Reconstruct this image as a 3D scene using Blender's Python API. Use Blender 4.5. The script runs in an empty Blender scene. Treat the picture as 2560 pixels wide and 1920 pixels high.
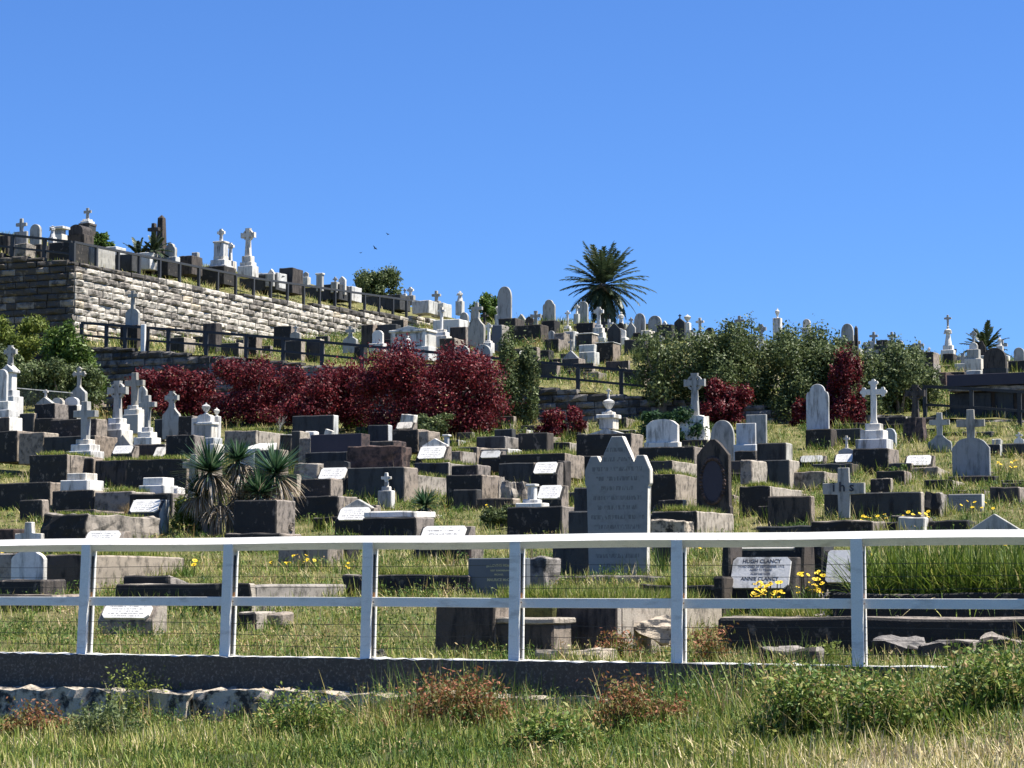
import bpy, bmesh, math, random
import numpy as np
from mathutils import Vector, Matrix, noise
SC = bpy.context.scene
COL = SC.collection
R = math.radians
# ------------------------------------------------------------------ camera
FP = 5545.0                       # focal length in photo pixels (2560 wide)
TILT = math.atan(500.0 / FP)
cam = bpy.data.cameras.new('camera'); camo = bpy.data.objects.new('camera', cam); COL.objects.link(camo)
cam.sensor_width = 36.0; cam.lens = 36.0 * FP / 2560.0; cam.clip_start = 0.1; cam.clip_end = 6000
camo.location = (0, 0, 0); camo.rotation_euler = (math.pi / 2 + TILT, 0, 0)
SC.camera = camo
# ------------------------------------------------------------------ light
TH = R(24.0); CT, ST = math.cos(TH), math.sin(TH)      # the graves, walls and fences share one grid turned 24 degrees
E1 = Vector((CT, -ST, 0)); E2 = Vector((ST, CT, 0))
EL = R(61.0); AZ = R(20.0)
sd = (E1 * math.cos(AZ) + E2 * math.sin(AZ)) * math.cos(EL) + Vector((0, 0, math.sin(EL)))
sun = bpy.data.lights.new('sun', 'SUN'); suno = bpy.data.objects.new('sun', sun); COL.objects.link(suno)
sun.energy = 5.0; sun.angle = R(0.5); sun.color = (1.0, 0.95, 0.87)
suno.rotation_euler = sd.to_track_quat('Z', 'Y').to_euler(); suno.location = (30, 20, 60)
W = bpy.data.worlds.new('World'); SC.world = W; W.use_nodes = True
nt = W.node_tree; nt.nodes.clear()
wo = nt.nodes.new('ShaderNodeOutputWorld'); bg = nt.nodes.new('ShaderNodeBackground')
sky = nt.nodes.new('ShaderNodeTexSky'); sky.sky_type = 'NISHITA'; sky.sun_disc = False
sky.sun_elevation = EL; sky.sun_rotation = math.atan2(sd.x, sd.y)
sky.altitude = 0; sky.air_density = 1.0; sky.dust_density = 0.0; sky.ozone_density = 4.0
tc = nt.nodes.new('ShaderNodeTexCoord'); mp = nt.nodes.new('ShaderNodeMapping')
mp.inputs['Location'].default_value = (0, 0, 0.035)
nt.links.new(tc.outputs['Generated'], mp.inputs['Vector']); nt.links.new(mp.outputs[0], sky.inputs[0])
gm = nt.nodes.new('ShaderNodeMix'); gm.data_type = 'RGBA'; gm.blend_type = 'MULTIPLY'; gm.inputs[0].default_value = 1.0
gm.inputs[7].default_value = (0.42, 0.645, 1.0, 1)
nt.links.new(sky.outputs[0], gm.inputs[6]); nt.links.new(gm.outputs[2], bg.inputs[0]); bg.inputs[1].default_value = 0.079
nt.links.new(bg.outputs[0], wo.inputs[0])
SC.view_settings.view_transform = 'Standard'; SC.view_settings.look = 'None'
SC.view_settings.exposure = 1.15; SC.view_settings.gamma = 1.0
SC.render.engine = 'CYCLES'
SC.cycles.max_bounces = 6; SC.cycles.diffuse_bounces = 4; SC.cycles.glossy_bounces = 2
# ------------------------------------------------------------------ projection helpers (photo pixel + distance -> world point)
def ray(px, py):
    cx = (px - 1280) / FP; cy = (960 - py) / FP
    c, s = math.cos(TILT), math.sin(TILT)
    return Vector((cx, c - cy * s, s + cy * c))
def P(px, py, Y):
    d = ray(px, py); return d * (Y / d.y)
def ab(x, y): return x * CT - y * ST, x * ST + y * CT
def xy(a, b): return a * CT + b * ST, -a * ST + b * CT
def smooth(x): x = np.clip(x, 0, 1); return x * x * (3 - 2 * x)
def wob(x, y): return 0.03 * np.sin(1.3 * x + 0.7 * y) + 0.03 * np.sin(0.6 * x - 1.1 * y + 2) + 0.02 * np.sin(2.9 * x + 1.9 * y)
def hA(a, b):
    h = np.interp(b, [18.8, 22.4, 25, 30, 36, 40, 50, 60, 68, 77.5, 90], [-.77, -.75, -.48, .05, .5, .9, 2.0, 3.3, 4.7, 6.2, 8])
    d = a + 0.4455 * b
    h = h + .2 * smooth((-11 - a) / 2) * np.exp(-((b - 23.2) / 1.8) ** 2)
    return h - np.where(d < 0, .06, .03) * np.clip(b - 18, 0, 60) / 54 * d + wob(a, b)
def wtop(d): return np.interp(d, [-40, -20, -11.3, 3.6, 6.2, 16.3, 30, 60], [11.6, 10, 9.03, 7.14, 6.8, 5.8, 5.0, 4])
def hB(a, b):
    d = a + 0.4455 * b; t = b - 77.5
    w = wtop(d); k = np.clip(t / 38, 0, 1)
    w = w + (np.minimum(w, 7.2) - w) * k - .048 * np.clip(d - 3, 0, 40) * k
    return w + np.interp(t, [-5, 0, 38, 44, 55, 90], [0, 0, 7.7, 8.4, 8.8, 6]) + wob(a, b)
def hC(a, b):
    e = np.clip(-59 - a, 0, 60)
    return np.interp(b, [83.5, 100, 121.7, 140, 170], [14.45, 14.85, 16.0, 16.2, 15]) + .19 * np.minimum(e, 14) + .12 * np.minimum(e, 10) * smooth((b - 84) / 10)
def hF(a, b):
    edge = np.interp(a, [-14, -12, -9, -7, -5, -4, -3, -1, 4], [-1.42, -1.4, -1.3, -1.18, -.98, -.82, -.62, -.45, -.3])
    back = np.clip(18.6 - b, 0, 30)
    return edge * smooth(1 - back / 5) + (-1.28 - .02 * back + .05 * np.clip(a + 9 - .2 * (18.6 - b), 0, 8)) * (1 - smooth(1 - back / 5)) + .5 * wob(a * 2, b * 2)
ZH = {'A': hA, 'B': hB, 'C': hC, 'F': hF}
ZR = {'A': (20.5, 90), 'B': (78, 150), 'C': (95, 150), 'F': (8, 24)}
def hit(px, py, z):
    d = ray(px, py); lo, hi = ZR[z]; f = ZH[z]; best = None
    Y = lo
    while Y < hi:
        p = d * (Y / d.y); a, b = ab(p.x, p.y)
        df = float(f(a, b)) - p.z
        if df >= 0: return p
        if best is None or df > best[0]: best = (df, p)
        Y += 0.12
    return best[1]
# ------------------------------------------------------------------ materials
def mat_base(name):
    m = bpy.data.materials.new(name); m.use_nodes = True
    n = m.node_tree; b = n.nodes['Principled BSDF']; b.inputs['Roughness'].default_value = 0.85
    b.inputs['Specular IOR Level'].default_value = 0.25
    return m, n, b
def coords(n, scale=(1, 1, 1)):
    t = n.nodes.new('ShaderNodeTexCoord'); oi = n.nodes.new('ShaderNodeObjectInfo')
    mu = n.nodes.new('ShaderNodeMath'); mu.operation = 'MULTIPLY'; mu.inputs[1].default_value = 73.0
    ad = n.nodes.new('ShaderNodeVectorMath'); ad.operation = 'ADD'
    mp = n.nodes.new('ShaderNodeMapping'); mp.inputs['Scale'].default_value = scale
    n.links.new(oi.outputs['Random'], mu.inputs[0]); n.links.new(t.outputs['Object'], ad.inputs[0]); n.links.new(mu.outputs[0], ad.inputs[1])
    n.links.new(ad.outputs[0], mp.inputs[0]); return mp.outputs[0]
def nz(n, vec, sc, det=6, rough=.6):
    t = n.nodes.new('ShaderNodeTexNoise'); t.inputs['Scale'].default_value = sc; t.inputs['Detail'].default_value = det
    t.inputs['Roughness'].default_value = rough; n.links.new(vec, t.inputs['Vector']); return t.outputs['Fac']
def ramp(n, fac, stops):
    r = n.nodes.new('ShaderNodeValToRGB'); e = r.color_ramp.elements
    while len(e) < len(stops): e.new(0.5)
    for i, (p, c) in enumerate(stops):
        e[i].position = p; e[i].color = (c[0], c[1], c[2], 1) if not isinstance(c, float) else (c, c, c, 1)
    n.links.new(fac, r.inputs[0]); return r.outputs[0]
def mix(n, fac, a, b):
    m = n.nodes.new('ShaderNodeMix'); m.data_type = 'RGBA'
    for i, v in ((0, fac), (6, a), (7, b)):
        if isinstance(v, (tuple, list)): m.inputs[i].default_value = (*v, 1)
        elif isinstance(v, (int, float)): m.inputs[i].default_value = v
        else: n.links.new(v, m.inputs[i])
    return m.outputs[2]
def bump(n, b, fac, strength=.4, dist=.02):
    u = n.nodes.new('ShaderNodeBump'); u.inputs['Strength'].default_value = strength; u.inputs['Distance'].default_value = dist
    n.links.new(fac, u.inputs['Height']); n.links.new(u.outputs[0], b.inputs['Normal'])
def stone(name, c1, c2, stain, lo, hi, sc=2.5, drip=(1.5, 1.5, .35), bs=.4, rough=.88, vary=.85):
    m, n, b = mat_base(name); v = coords(n); vd = coords(n, drip)
    base = mix(n, nz(n, v, sc), c1, c2)
    fine = nz(n, v, sc * 9, 5, .7)
    base = mix(n, ramp(n, fine, [(.35, .0), (.75, .35)]), base, tuple(x * .45 for x in c1))
    st = ramp(n, nz(n, vd, sc * 1.1, 8, .65), [(lo, .0), (hi, 1.0)])
    fin = mix(n, st, base, stain)
    # every stone weathers a little differently: tone and warmth vary from object to object
    oi = n.nodes.new('ShaderNodeObjectInfo'); tone = ramp(n, oi.outputs['Random'], [(0, (.72, .74, .78)), (.35, (1.0, .99, .97)), (.7, (1.02, 1.0, .95)), (1, (.86, .80, .72))])
    mu = n.nodes.new('ShaderNodeMix'); mu.data_type = 'RGBA'; mu.blend_type = 'MULTIPLY'; mu.inputs[0].default_value = vary
    n.links.new(fin, mu.inputs[6]); n.links.new(tone, mu.inputs[7])
    n.links.new(mu.outputs[2], b.inputs['Base Color']); b.inputs['Roughness'].default_value = rough
    bump(n, b, fine, bs); return m
M = {}
M['marble'] = stone('weathered_white_marble', (.80, .77, .70), (.62, .60, .55), (.22, .21, .185), .50, .66, sc=3.2, drip=(1.5, 1.5, .3), bs=.25)
M['grey'] = stone('lichened_grey_marble', (.46, .45, .41), (.31, .305, .285), (.10, .105, .10), .50, .72, sc=4)
M['dull'] = stone('dirty_white_stone', (.60, .60, .57), (.46, .46, .43), (.10, .10, .09), .50, .70)
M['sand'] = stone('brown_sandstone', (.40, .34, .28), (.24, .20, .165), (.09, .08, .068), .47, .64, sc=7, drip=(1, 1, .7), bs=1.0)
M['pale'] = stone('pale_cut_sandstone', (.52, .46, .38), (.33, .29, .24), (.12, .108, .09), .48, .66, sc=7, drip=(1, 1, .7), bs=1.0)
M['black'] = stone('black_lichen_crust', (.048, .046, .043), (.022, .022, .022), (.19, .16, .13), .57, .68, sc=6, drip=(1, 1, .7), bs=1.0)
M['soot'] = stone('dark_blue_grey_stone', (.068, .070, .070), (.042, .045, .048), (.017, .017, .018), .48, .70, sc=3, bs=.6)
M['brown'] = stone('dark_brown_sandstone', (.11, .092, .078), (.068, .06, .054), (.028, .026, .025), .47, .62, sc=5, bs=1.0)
M['red'] = stone('red_brown_rockface', (.17, .115, .095), (.095, .068, .06), (.035, .03, .03), .42, .6, sc=5, drip=(1, 1, 1), bs=1.0)
M['purple'] = stone('dark_purple_granite', (.052, .046, .06), (.045, .04, .052), (.035, .03, .04), .5, .8, bs=.05, rough=.5)
M['granite'] = stone('grey_granite', (.135, .15, .165), (.115, .13, .145), (.09, .10, .11), .5, .8, sc=14, bs=.05, rough=.5)
M['rock'] = stone('grey_broken_rock', (.40, .36, .31), (.25, .22, .19), (.05, .048, .045), .45, .65, sc=4, drip=(1, 1, 1), bs=1.0)
M['rubble'] = stone('pale_rubble_concrete', (.66, .58, .47), (.44, .38, .30), (.05, .05, .05), .46, .58, sc=6, drip=(1, 1, 1), bs=1.2)
M['kerb'] = stone('dark_pebbly_concrete', (.19, .16, .125), (.085, .076, .062), (.32, .28, .23), .52, .68, sc=34, drip=(1, 1, 1), bs=1.0)
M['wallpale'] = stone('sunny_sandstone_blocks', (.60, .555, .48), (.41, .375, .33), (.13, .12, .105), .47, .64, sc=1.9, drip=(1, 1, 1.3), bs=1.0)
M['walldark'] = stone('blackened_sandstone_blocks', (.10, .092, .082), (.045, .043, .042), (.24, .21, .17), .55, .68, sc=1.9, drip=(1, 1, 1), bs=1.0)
M['wallcream'] = stone('yellow_sandstone_blocks', (.58, .50, .38), (.42, .36, .28), (.16, .13, .10), .5, .66, sc=2.4, drip=(1, 1, 1), bs=1.0)
M['wallgrey'] = stone('grey_weathered_blocks', (.34, .31, .27), (.20, .18, .16), (.06, .055, .05), .46, .62, sc=2.4, drip=(1, 1, 1), bs=1.0)
M['orange'] = stone('orange_clay', (.50, .36, .19), (.40, .29, .17), (.2, .16, .1), .5, .75, drip=(1, 1, 1), bs=1.0)
M['paint'] = stone('white_fence_paint', (.84, .81, .74), (.76, .74, .68), (.44, .41, .36), .54, .78, sc=9, drip=(.35, 1, 1.2), bs=.25, rough=.55, vary=.25)
def plain(name, c, rough=.6, metal=0.0):
    m, n, b = mat_base(name); v = coords(n)
    n.links.new(mix(n, nz(n, v, 9), c, tuple(x * .7 for x in c)), b.inputs['Base Color'])
    b.inputs['Roughness'].default_value = rough; b.inputs['Metallic'].default_value = metal; return m
M['darkwood'] = stone('dark_stained_timber', (.055, .058, .062), (.035, .038, .042), (.10, .105, .11), .58, .8, sc=3, drip=(3, 3, .4), bs=.3, rough=.6)
M['slot'] = plain('post_shadow_and_mesh_grey', (.055, .06, .062)); M['rust'] = plain('rust', (.28, .14, .06))  # slot: flat dark grey for painted post shadows and the wire mesh
M['wire'] = plain('rusty_wire', (.07, .06, .045), .5); M['timber'] = stone('weathered_brown_timber', (.13, .09, .065), (.08, .06, .05), (.03, .03, .03), .5, .7)
M['bark'] = stone('pale_bark', (.26, .22, .18), (.16, .13, .11), (.07, .06, .05), .5, .7); M['ink'] = plain('dark_lettering', (.055, .055, .06))
M['inkgrey'] = plain('faded_lettering', (.16, .16, .17)); M['gold'] = plain('gold_lettering', (.62, .55, .30)); M['yellow'] = plain('yellow_petal', (.85, .58, .02)); M['eye'] = plain('flower_centre', (.22, .09, .02))
M['bird'] = plain('dark_feather', (.03, .03, .03)); M['pinkwhite'] = plain('white_blossom', (.75, .72, .66))
def inscr(name, c, ink, rows, cols, dark):
    m, n, b = mat_base(name); v = coords(n)
    t = n.nodes.new('ShaderNodeTexCoord'); s = n.nodes.new('ShaderNodeSeparateXYZ'); n.links.new(t.outputs['Generated'], s.inputs[0])
    def mth(op, a, bb=None):
        q = n.nodes.new('ShaderNodeMath'); q.operation = op
        for i, w in ((0, a), (1, bb)):
            if w is None: continue
            if isinstance(w, (int, float)): q.inputs[i].default_value = w
            else: n.links.new(w, q.inputs[i])
        return q.outputs[0]
    rz = mth('MULTIPLY', s.outputs[2], rows); fr = mth('FRACT', rz); fl = mth('FLOOR', rz)
    line = mth('MULTIPLY', mth('GREATER_THAN', fr, .38), mth('LESS_THAN', fr, .82))
    cb = n.nodes.new('ShaderNodeCombineXYZ'); n.links.new(mth('MULTIPLY', s.outputs[0], cols), cb.inputs[0]); n.links.new(mth('MULTIPLY', fl, 7.3), cb.inputs[1])
    n.links.new(mth('MULTIPLY', s.outputs[2], rows * 1.3), cb.inputs[2])
    w = n.nodes.new('ShaderNodeTexNoise'); w.inputs['Scale'].default_value = 1.0; w.inputs['Detail'].default_value = 1.0; n.links.new(cb.outputs[0], w.inputs['Vector'])
    let = mth('GREATER_THAN', w.outputs['Fac'], .5)
    hw = mth('ADD', .25, mth('MULTIPLY', mth('FRACT', mth('MULTIPLY', fl, .37)), .17))
    inx = mth('LESS_THAN', mth('ABSOLUTE', mth('SUBTRACT', s.outputs[0], .5)), hw)
    inz = mth('MULTIPLY', mth('GREATER_THAN', s.outputs[2], .06), mth('LESS_THAN', s.outputs[2], .93))
    f = mth('MULTIPLY', mth('MULTIPLY', line, let), mth('MULTIPLY', inx, inz)); f = mth('MULTIPLY', f, dark)
    base = mix(n, nz(n, v, 5), c, tuple(x * .78 for x in c))
    base = mix(n, ramp(n, nz(n, v, 9, 6, .7), [(.5, .0), (.8, .6)]), base, tuple(x * .4 for x in c))
    n.links.new(mix(n, f, base, ink), b.inputs['Base Color']); return m
M['text'] = inscr('inscribed_white_marble', (.82, .79, .72), (.12, .12, .12), 7, 40, .75)
M['textgrey'] = inscr('inscribed_grey_stone', (.27, .27, .255), (.06, .06, .06), 17, 60, .5)
def leafmat(name, stops, rough=.6, trans=.25):
    m, n, b = mat_base(name); at = n.nodes.new('ShaderNodeAttribute'); at.attribute_name = 'tint'
    c = ramp(n, at.outputs['Fac'], stops); n.links.new(c, b.inputs['Base Color']); b.inputs['Roughness'].default_value = rough
    tr = n.nodes.new('ShaderNodeBsdfTranslucent'); n.links.new(c, tr.inputs[0]); mx = n.nodes.new('ShaderNodeMixShader'); mx.inputs[0].default_value = trans
    n.links.new(b.outputs[0], mx.inputs[1]); n.links.new(tr.outputs[0], mx.inputs[2]); n.links.new(mx.outputs[0], n.nodes['Material Output'].inputs[0]); return m
M['lgrass'] = leafmat('grass_blades', [(0, (.045, .085, .015)), (.35, (.13, .19, .022)), (.6, (.29, .29, .065)), (.85, (.52, .43, .20)), (1, (.66, .56, .34))])
M['lstraw'] = leafmat('dry_grass_blades', [(0, (.20, .15, .06)), (.5, (.38, .27, .12)), (1, (.55, .44, .26))])
M['lred'] = leafmat('dark_red_leaves', [(0, (.03, .006, .009)), (.4, (.095, .011, .016)), (.75, (.21, .024, .03)), (.93, (.27, .07, .05)), (1, (.26, .20, .08))], .55)
M['lolive'] = leafmat('grey_green_leaves', [(0, (.05, .07, .025)), (.5, (.095, .128, .042)), (1, (.26, .29, .13))], .55)
M['lweed'] = leafmat('mixed_weed_leaves', [(0, (.03, .065, .012)), (.4, (.09, .16, .025)), (.65, (.24, .27, .06)), (.82, (.34, .22, .09)), (1, (.5, .40, .22))], .55)
M['lgreen'] = leafmat('green_leaves', [(0, (.03, .06, .012)), (.5, (.08, .14, .022)), (1, (.20, .26, .06))], .5)
M['ljun'] = leafmat('dark_green_needles', [(0, (.012, .035, .014)), (.5, (.03, .075, .025)), (1, (.08, .14, .045))])
M['llime'] = leafmat('yellow_green_leaves', [(0, (.08, .11, .018)), (.5, (.14, .18, .028)), (1, (.28, .30, .08))])
M['lrust'] = leafmat('rusty_red_leaves', [(0, (.07, .08, .02)), (.35, (.13, .13, .03)), (.6, (.21, .08, .035)), (1, (.42, .18, .10))])
M['lyucca'] = leafmat('sword_leaves', [(0, (.012, .04, .018)), (.6, (.045, .10, .045)), (1, (.17, .23, .13))], .35)
M['ldead'] = leafmat('dead_leaves', [(0, (.14, .10, .06)), (.5, (.33, .26, .18)), (1, (.58, .50, .40))])
M['lpalm'] = leafmat('palm_leaflets', [(0, (.02, .035, .018)), (.6, (.05, .075, .035)), (1, (.13, .14, .075))], .4)
def groundmat(name, cols, sc):
    m, n, b = mat_base(name); t = n.nodes.new('ShaderNodeTexCoord'); v = t.outputs['Object']
    c = ramp(n, nz(n, v, sc, 8, .7), cols); f = nz(n, v, 14, 6, .8)
    c = mix(n, ramp(n, f, [(.4, .0), (.7, .85)]), c, (.02, .022, .010))
    n.links.new(c, b.inputs['Base Color']); bump(n, b, f, 1.0, .06); return m
M['ground'] = groundmat('hillside_turf', [(.3, (.08, .10, .02)), (.5, (.19, .18, .055)), (.7, (.34, .27, .13))], .9)
M['foreturf'] = groundmat('verge_turf', [(.3, (.06, .08, .018)), (.55, (.12, .13, .035)), (.75, (.28, .22, .11))], .9)
# ------------------------------------------------------------------ object helpers
def tag(o, label=None, cat=None, group=None, kind=None):
    for k, v in (('label', label), ('category', cat), ('group', group), ('kind', kind)):
        if v: o[k] = v
    return o
def empty(name, loc, rz, label, cat, group=None):
    o = bpy.data.objects.new(name, None); o.empty_display_size = .2; COL.objects.link(o)
    o.location = loc; o.rotation_euler = (0, 0, rz); return tag(o, label, cat, group)
def link(name, me, parent=None):
    o = bpy.data.objects.new(name, me); COL.objects.link(o)
    if parent: o.parent = parent
    return o
def finish(name, bm, mats, parent=None, front=True):
    """mats: one material, or (sides, front): faces looking down local -y take the second."""
    bmesh.ops.recalc_face_normals(bm, faces=bm.faces)
    me = bpy.data.meshes.new(name)
    if not isinstance(mats, (tuple, list)): mats = (mats,)
    for m in mats: me.materials.append(M[m])
    if len(mats) > 1:
        for f in bm.faces:
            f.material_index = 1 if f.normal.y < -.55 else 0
    bm.to_mesh(me); bm.free(); return link(name, me, parent)
def bevel(bm, off):
    if off <= 0: return
    try: bmesh.ops.bevel(bm, geom=list(bm.edges), offset=off, segments=1, affect='EDGES', clamp_overlap=True)
    except Exception: pass
def boxbm(bm, x0, x1, y0, y1, z0, z1):
    vs = [bm.verts.new((x, y, z)) for z in (z0, z1) for y in (y0, y1) for x in (x0, x1)]
    for q in ((0, 2, 3, 1), (4, 5, 7, 6), (0, 1, 5, 4), (2, 6, 7, 3), (0, 4, 6, 2), (1, 3, 7, 5)): bm.faces.new([vs[i] for i in q])
    return vs
def roughen(bm, amp, cuts=3, sc=3.0, seed=None):
    if amp <= 0: return
    if amp > .0055: amp = amp * 1.25 + .006
    bmesh.ops.subdivide_edges(bm, edges=list(bm.edges), cuts=cuts, use_grid_fill=True)
    s = Vector([random.uniform(0, 90) for _ in range(3)])
    for v in bm.verts:
        n = noise.noise_vector(v.co * sc + s) + .5 * noise.noise_vector(v.co * sc * 3.1 + s)
        v.co += n * amp
def box(name, w, d, z0, z1, mats, parent, y=0, x=0, bev=.016, amp=0, cuts=3):
    bm = bmesh.new(); boxbm(bm, x - w / 2, x + w / 2, y, y + d, z0, z1); bevel(bm, min(bev, w * .1, (z1 - z0) * .2))
    roughen(bm, amp, cuts); return finish(name, bm, mats, parent)
def prismbm(bm, poly, y0, y1):
    f = [bm.verts.new((x, y0, z)) for x, z in poly]; g = [bm.verts.new((x, y1, z)) for x, z in poly]
    bm.faces.new(f); bm.faces.new(g[::-1]); n = len(poly)
    for i in range(n): bm.faces.new((f[i], g[i], g[(i + 1) % n], f[(i + 1) % n]))
def prism(name, poly, y0, y1, mats, parent, bev=.01, amp=0):
    bm = bmesh.new(); prismbm(bm, poly, y0, y1); bevel(bm, bev); return finish(name, bm, mats, parent)
def lathebm(bm, prof, x=0, y=0, n=16, sq=False):
    rings = []
    for r, z in prof: rings.append([bm.verts.new((x + r * math.cos(2 * math.pi * i / n), y + r * math.sin(2 * math.pi * i / n), z)) for i in range(n)])
    for a, b in zip(rings, rings[1:]):
        for i in range(n): bm.faces.new((a[i], a[(i + 1) % n], b[(i + 1) % n], b[i]))
    bm.faces.new(rings[0][::-1]); bm.faces.new(rings[-1])
def tubebm(bm, pts, rad, n=6):
    pts = [Vector(p) for p in pts]; rings = []
    for i, p in enumerate(pts):
        t = (pts[min(i + 1, len(pts) - 1)] - pts[max(i - 1, 0)]).normalized()
        u = t.orthogonal().normalized(); w = t.cross(u)
        r = rad[i] if isinstance(rad, (list, tuple)) else rad
        rings.append([bm.verts.new(p + (u * math.cos(2 * math.pi * k / n) + w * math.sin(2 * math.pi * k / n)) * r) for k in range(n)])
    for a, b in zip(rings, rings[1:]):
        for i in range(n): bm.faces.new((a[i], a[(i + 1) % n], b[(i + 1) % n], b[i]))
    bm.faces.new(rings[0][::-1]); bm.faces.new(rings[-1])
def arc(cx, cz, r, a0, a1, n, rz=None):
    rz = rz or r
    return [(cx + r * math.cos(R(a0 + (a1 - a0) * i / n)), cz + rz * math.sin(R(a0 + (a1 - a0) * i / n))) for i in range(n + 1)]
# outlines (x, z), counted from the right foot round to the left foot
def outline(k, w, h):
    q = w / 2
    if k == 'flat': return [(q, 0), (q, h), (-q, h), (-q, 0)]
    if k == 'round': r = min(q, h * .6); return [(q, 0)] + arc(0, h - r, q, 0, 180, 14, r) + [(-q, 0)]
    if k == 'low': r = h * .17; return [(q, 0), (q, h - 1.5 * r), (q * .86, h - 1.2 * r)] + arc(0, h - r, q * .8, 8, 172, 10, r) + [(-q * .86, h - 1.2 * r), (-q, h - 1.5 * r), (-q, 0)]
    if k == 'shoulder':
        r = q * .68; z = h - r; return [(q, 0), (q, z - q * .45), (q * .96, z - q * .2), (q * .86, z - q * .03), (r, z)] + arc(0, z, r, 10, 170, 12) + [(-r, z), (-q * .86, z - q * .03), (-q * .96, z - q * .2), (-q, z - q * .45), (-q, 0)]
    if k == 'gothic':
        z = h - w * .78; L = [(q * (1 - (i / 9) ** 2.0), z + (h - z) * math.sin(i / 9 * math.pi / 2)) for i in range(10)]
        return [(q, 0)] + L + [(-x, y) for x, y in L[::-1][1:]] + [(-q, 0)]
    if k == 'gable': return [(q, 0), (q, h * .12), (0, h), (-q, h * .12), (-q, 0)]
    if k == 'pediment': return [(q, 0), (q, h * .25), (q * .8, h * .3), (0, h), (-q * .8, h * .3), (-q, h * .25), (-q, 0)]
    if k == 'bell':
        L = [(q, 0), (q, h * .52), (q * .93, h * .64), (q * .8, h * .70), (q * .6, h * .76), (q * .42, h * .86), (q * .28, h)]
        return L + [(-x, z) for x, z in L[::-1]]
    if k == 'ogee':
        L = [(q, 0), (q, h * .68), (q * .9, h * .76), (q * .7, h * .80), (q * .45, h * .86), (q * .22, h * .94), (0, h)]
        return L + [(-x, z) for x, z in L[::-1][1:]]
    if k == 'three':
        L = [(q * .88, 0), (q * .92, h * .64), (q, h * .66), (q, h * .76), (q * .82, h * .862), (q * .60, h * .862), (q * .52, h * .80), (q * .17, h)]
        return L + [(-x, z) for x, z in L[::-1]]
    if k == 'wreath':
        L = [(q, 0), (q, h * .13), (q * .9, h * .15), (q * .9, h * .80), (q * .66, h * .87), (q * .4, h * .94), (q * .12, h * 1.0)]
        return L + [(-x, z) for x, z in L[::-1]]
    if k == 'latin':
        t = w * .13; z1 = h - w * .36; z0 = z1 - 2 * t
        return [(t, 0), (t, z0), (q, z0), (q, z1), (t, z1), (t, h), (-t, h), (-t, z1), (-q, z1), (-q, z0), (-t, z0), (-t, 0)]
    if k == 'flare':
        t = w * .12; c = h - w * .45; f = w * .17
        return [(t * 1.6, 0), (t * .95, c - t * 1.3), (t * 1.1, c - t), (q, c - f), (q, c + f), (t * 1.1, c + t), (t * .95, c + t * 1.3), (f, h), (-f, h), (-t * .95, c + t * 1.3), (-t * 1.1, c + t), (-q, c + f), (-q, c - f), (-t * 1.1, c - t), (-t * .95, c - t * 1.3), (-t * 1.6, 0)]
    raise KeyError(k)
def circ(cx, cz, r, n=12): return arc(cx, cz, r, 0, 360 - 360 / n, n - 1)
def crossbm(bm, k, w, h, d, z):
    if k == 'latin' or k == 'flare': prismbm(bm, [(x, zz + z) for x, zz in outline(k, w, h)], -d / 2, d / 2); return
    if k == 'celtic':
        prismbm(bm, [(x, zz + z) for x, zz in outline('flare', w, h)], -d / 2, d / 2); c = z + h - w * .45; r0, r1 = w * .27, w * .37
        n = 20
        for i in range(n):
            a0, a1 = 2 * math.pi * i / n, 2 * math.pi * (i + 1) / n
            prismbm(bm, [(r0 * math.cos(a0), c + r0 * math.sin(a0)), (r1 * math.cos(a0), c + r1 * math.sin(a0)), (r1 * math.cos(a1), c + r1 * math.sin(a1)), (r0 * math.cos(a1), c + r0 * math.sin(a1))], -d * .36, d * .36)
        return
    if k == 'trefoil':
        t = w * .10; c = h - w * .48
        prismbm(bm, [(t * 1.5, z), (t, z + h * .12), (t, z + c - t), (w * .36, z + c - t), (w * .36, z + c + t), (t, z + c + t), (t, z + h - w * .14), (-t, z + h - w * .14), (-t, z + c + t), (-w * .36, z + c + t), (-w * .36, z + c - t), (-t, z + c - t), (-t, z + h * .12), (-t * 1.5, z)], -d / 2, d / 2)
        for j, (cx, cz, r) in enumerate([(w * .43, c, .075), (w * .36, c + w * .11, .07), (w * .36, c - w * .11, .07), (-w * .43, c, .075), (-w * .36, c + w * .11, .07), (-w * .36, c - w * .11, .07), (0, h - w * .07, .075), (w * .11, h - w * .14, .07), (-w * .11, h - w * .14, .07)]):
            prismbm(bm, circ(cx, z + cz, w * r, 10), -d * (.47 - .01 * (j % 3)), d * (.47 - .01 * (j % 3)))
def urnbm(bm, w, h, z):
    r = w / 2
    lathebm(bm, [(r * .55, z), (r * .6, z + h * .05), (r * .25, z + h * .12), (r * .3, z + h * .2), (r * .55, z + h * .3), (r * .8, z + h * .48), (r, z + h * .62), (r * .8, z + h * .66), (r * .95, z + h * .7), (r * .55, z + h * .8), (r * .2, z + h * .86), (r * .22, z + h * .92), (r * .03, z + h)], n=18)
def statuebm(bm, w, h, z):
    r = w / 2
    lathebm(bm, [(r * .9, z), (r * .85, z + h * .1), (r * .6, z + h * .4), (r * .5, z + h * .55), (r * .72, z + h * .68), (r * .8, z + h * .77), (r * .5, z + h * .83), (r * .2, z + h * .85), (r * .19, z + h * .87), (r * .36, z + h * .91), (r * .36, z + h * .95), (r * .2, z + h * .99), (r * .03, z + h)], n=14)
    for s in (-1, 1):
        tubebm(bm, [(s * r * .7, 0, z + h * .76), (s * r * .85, -r * .25, z + h * .6), (s * r * .3, -r * .75, z + h * .62)], [r * .2, r * .18, r * .13])
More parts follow.
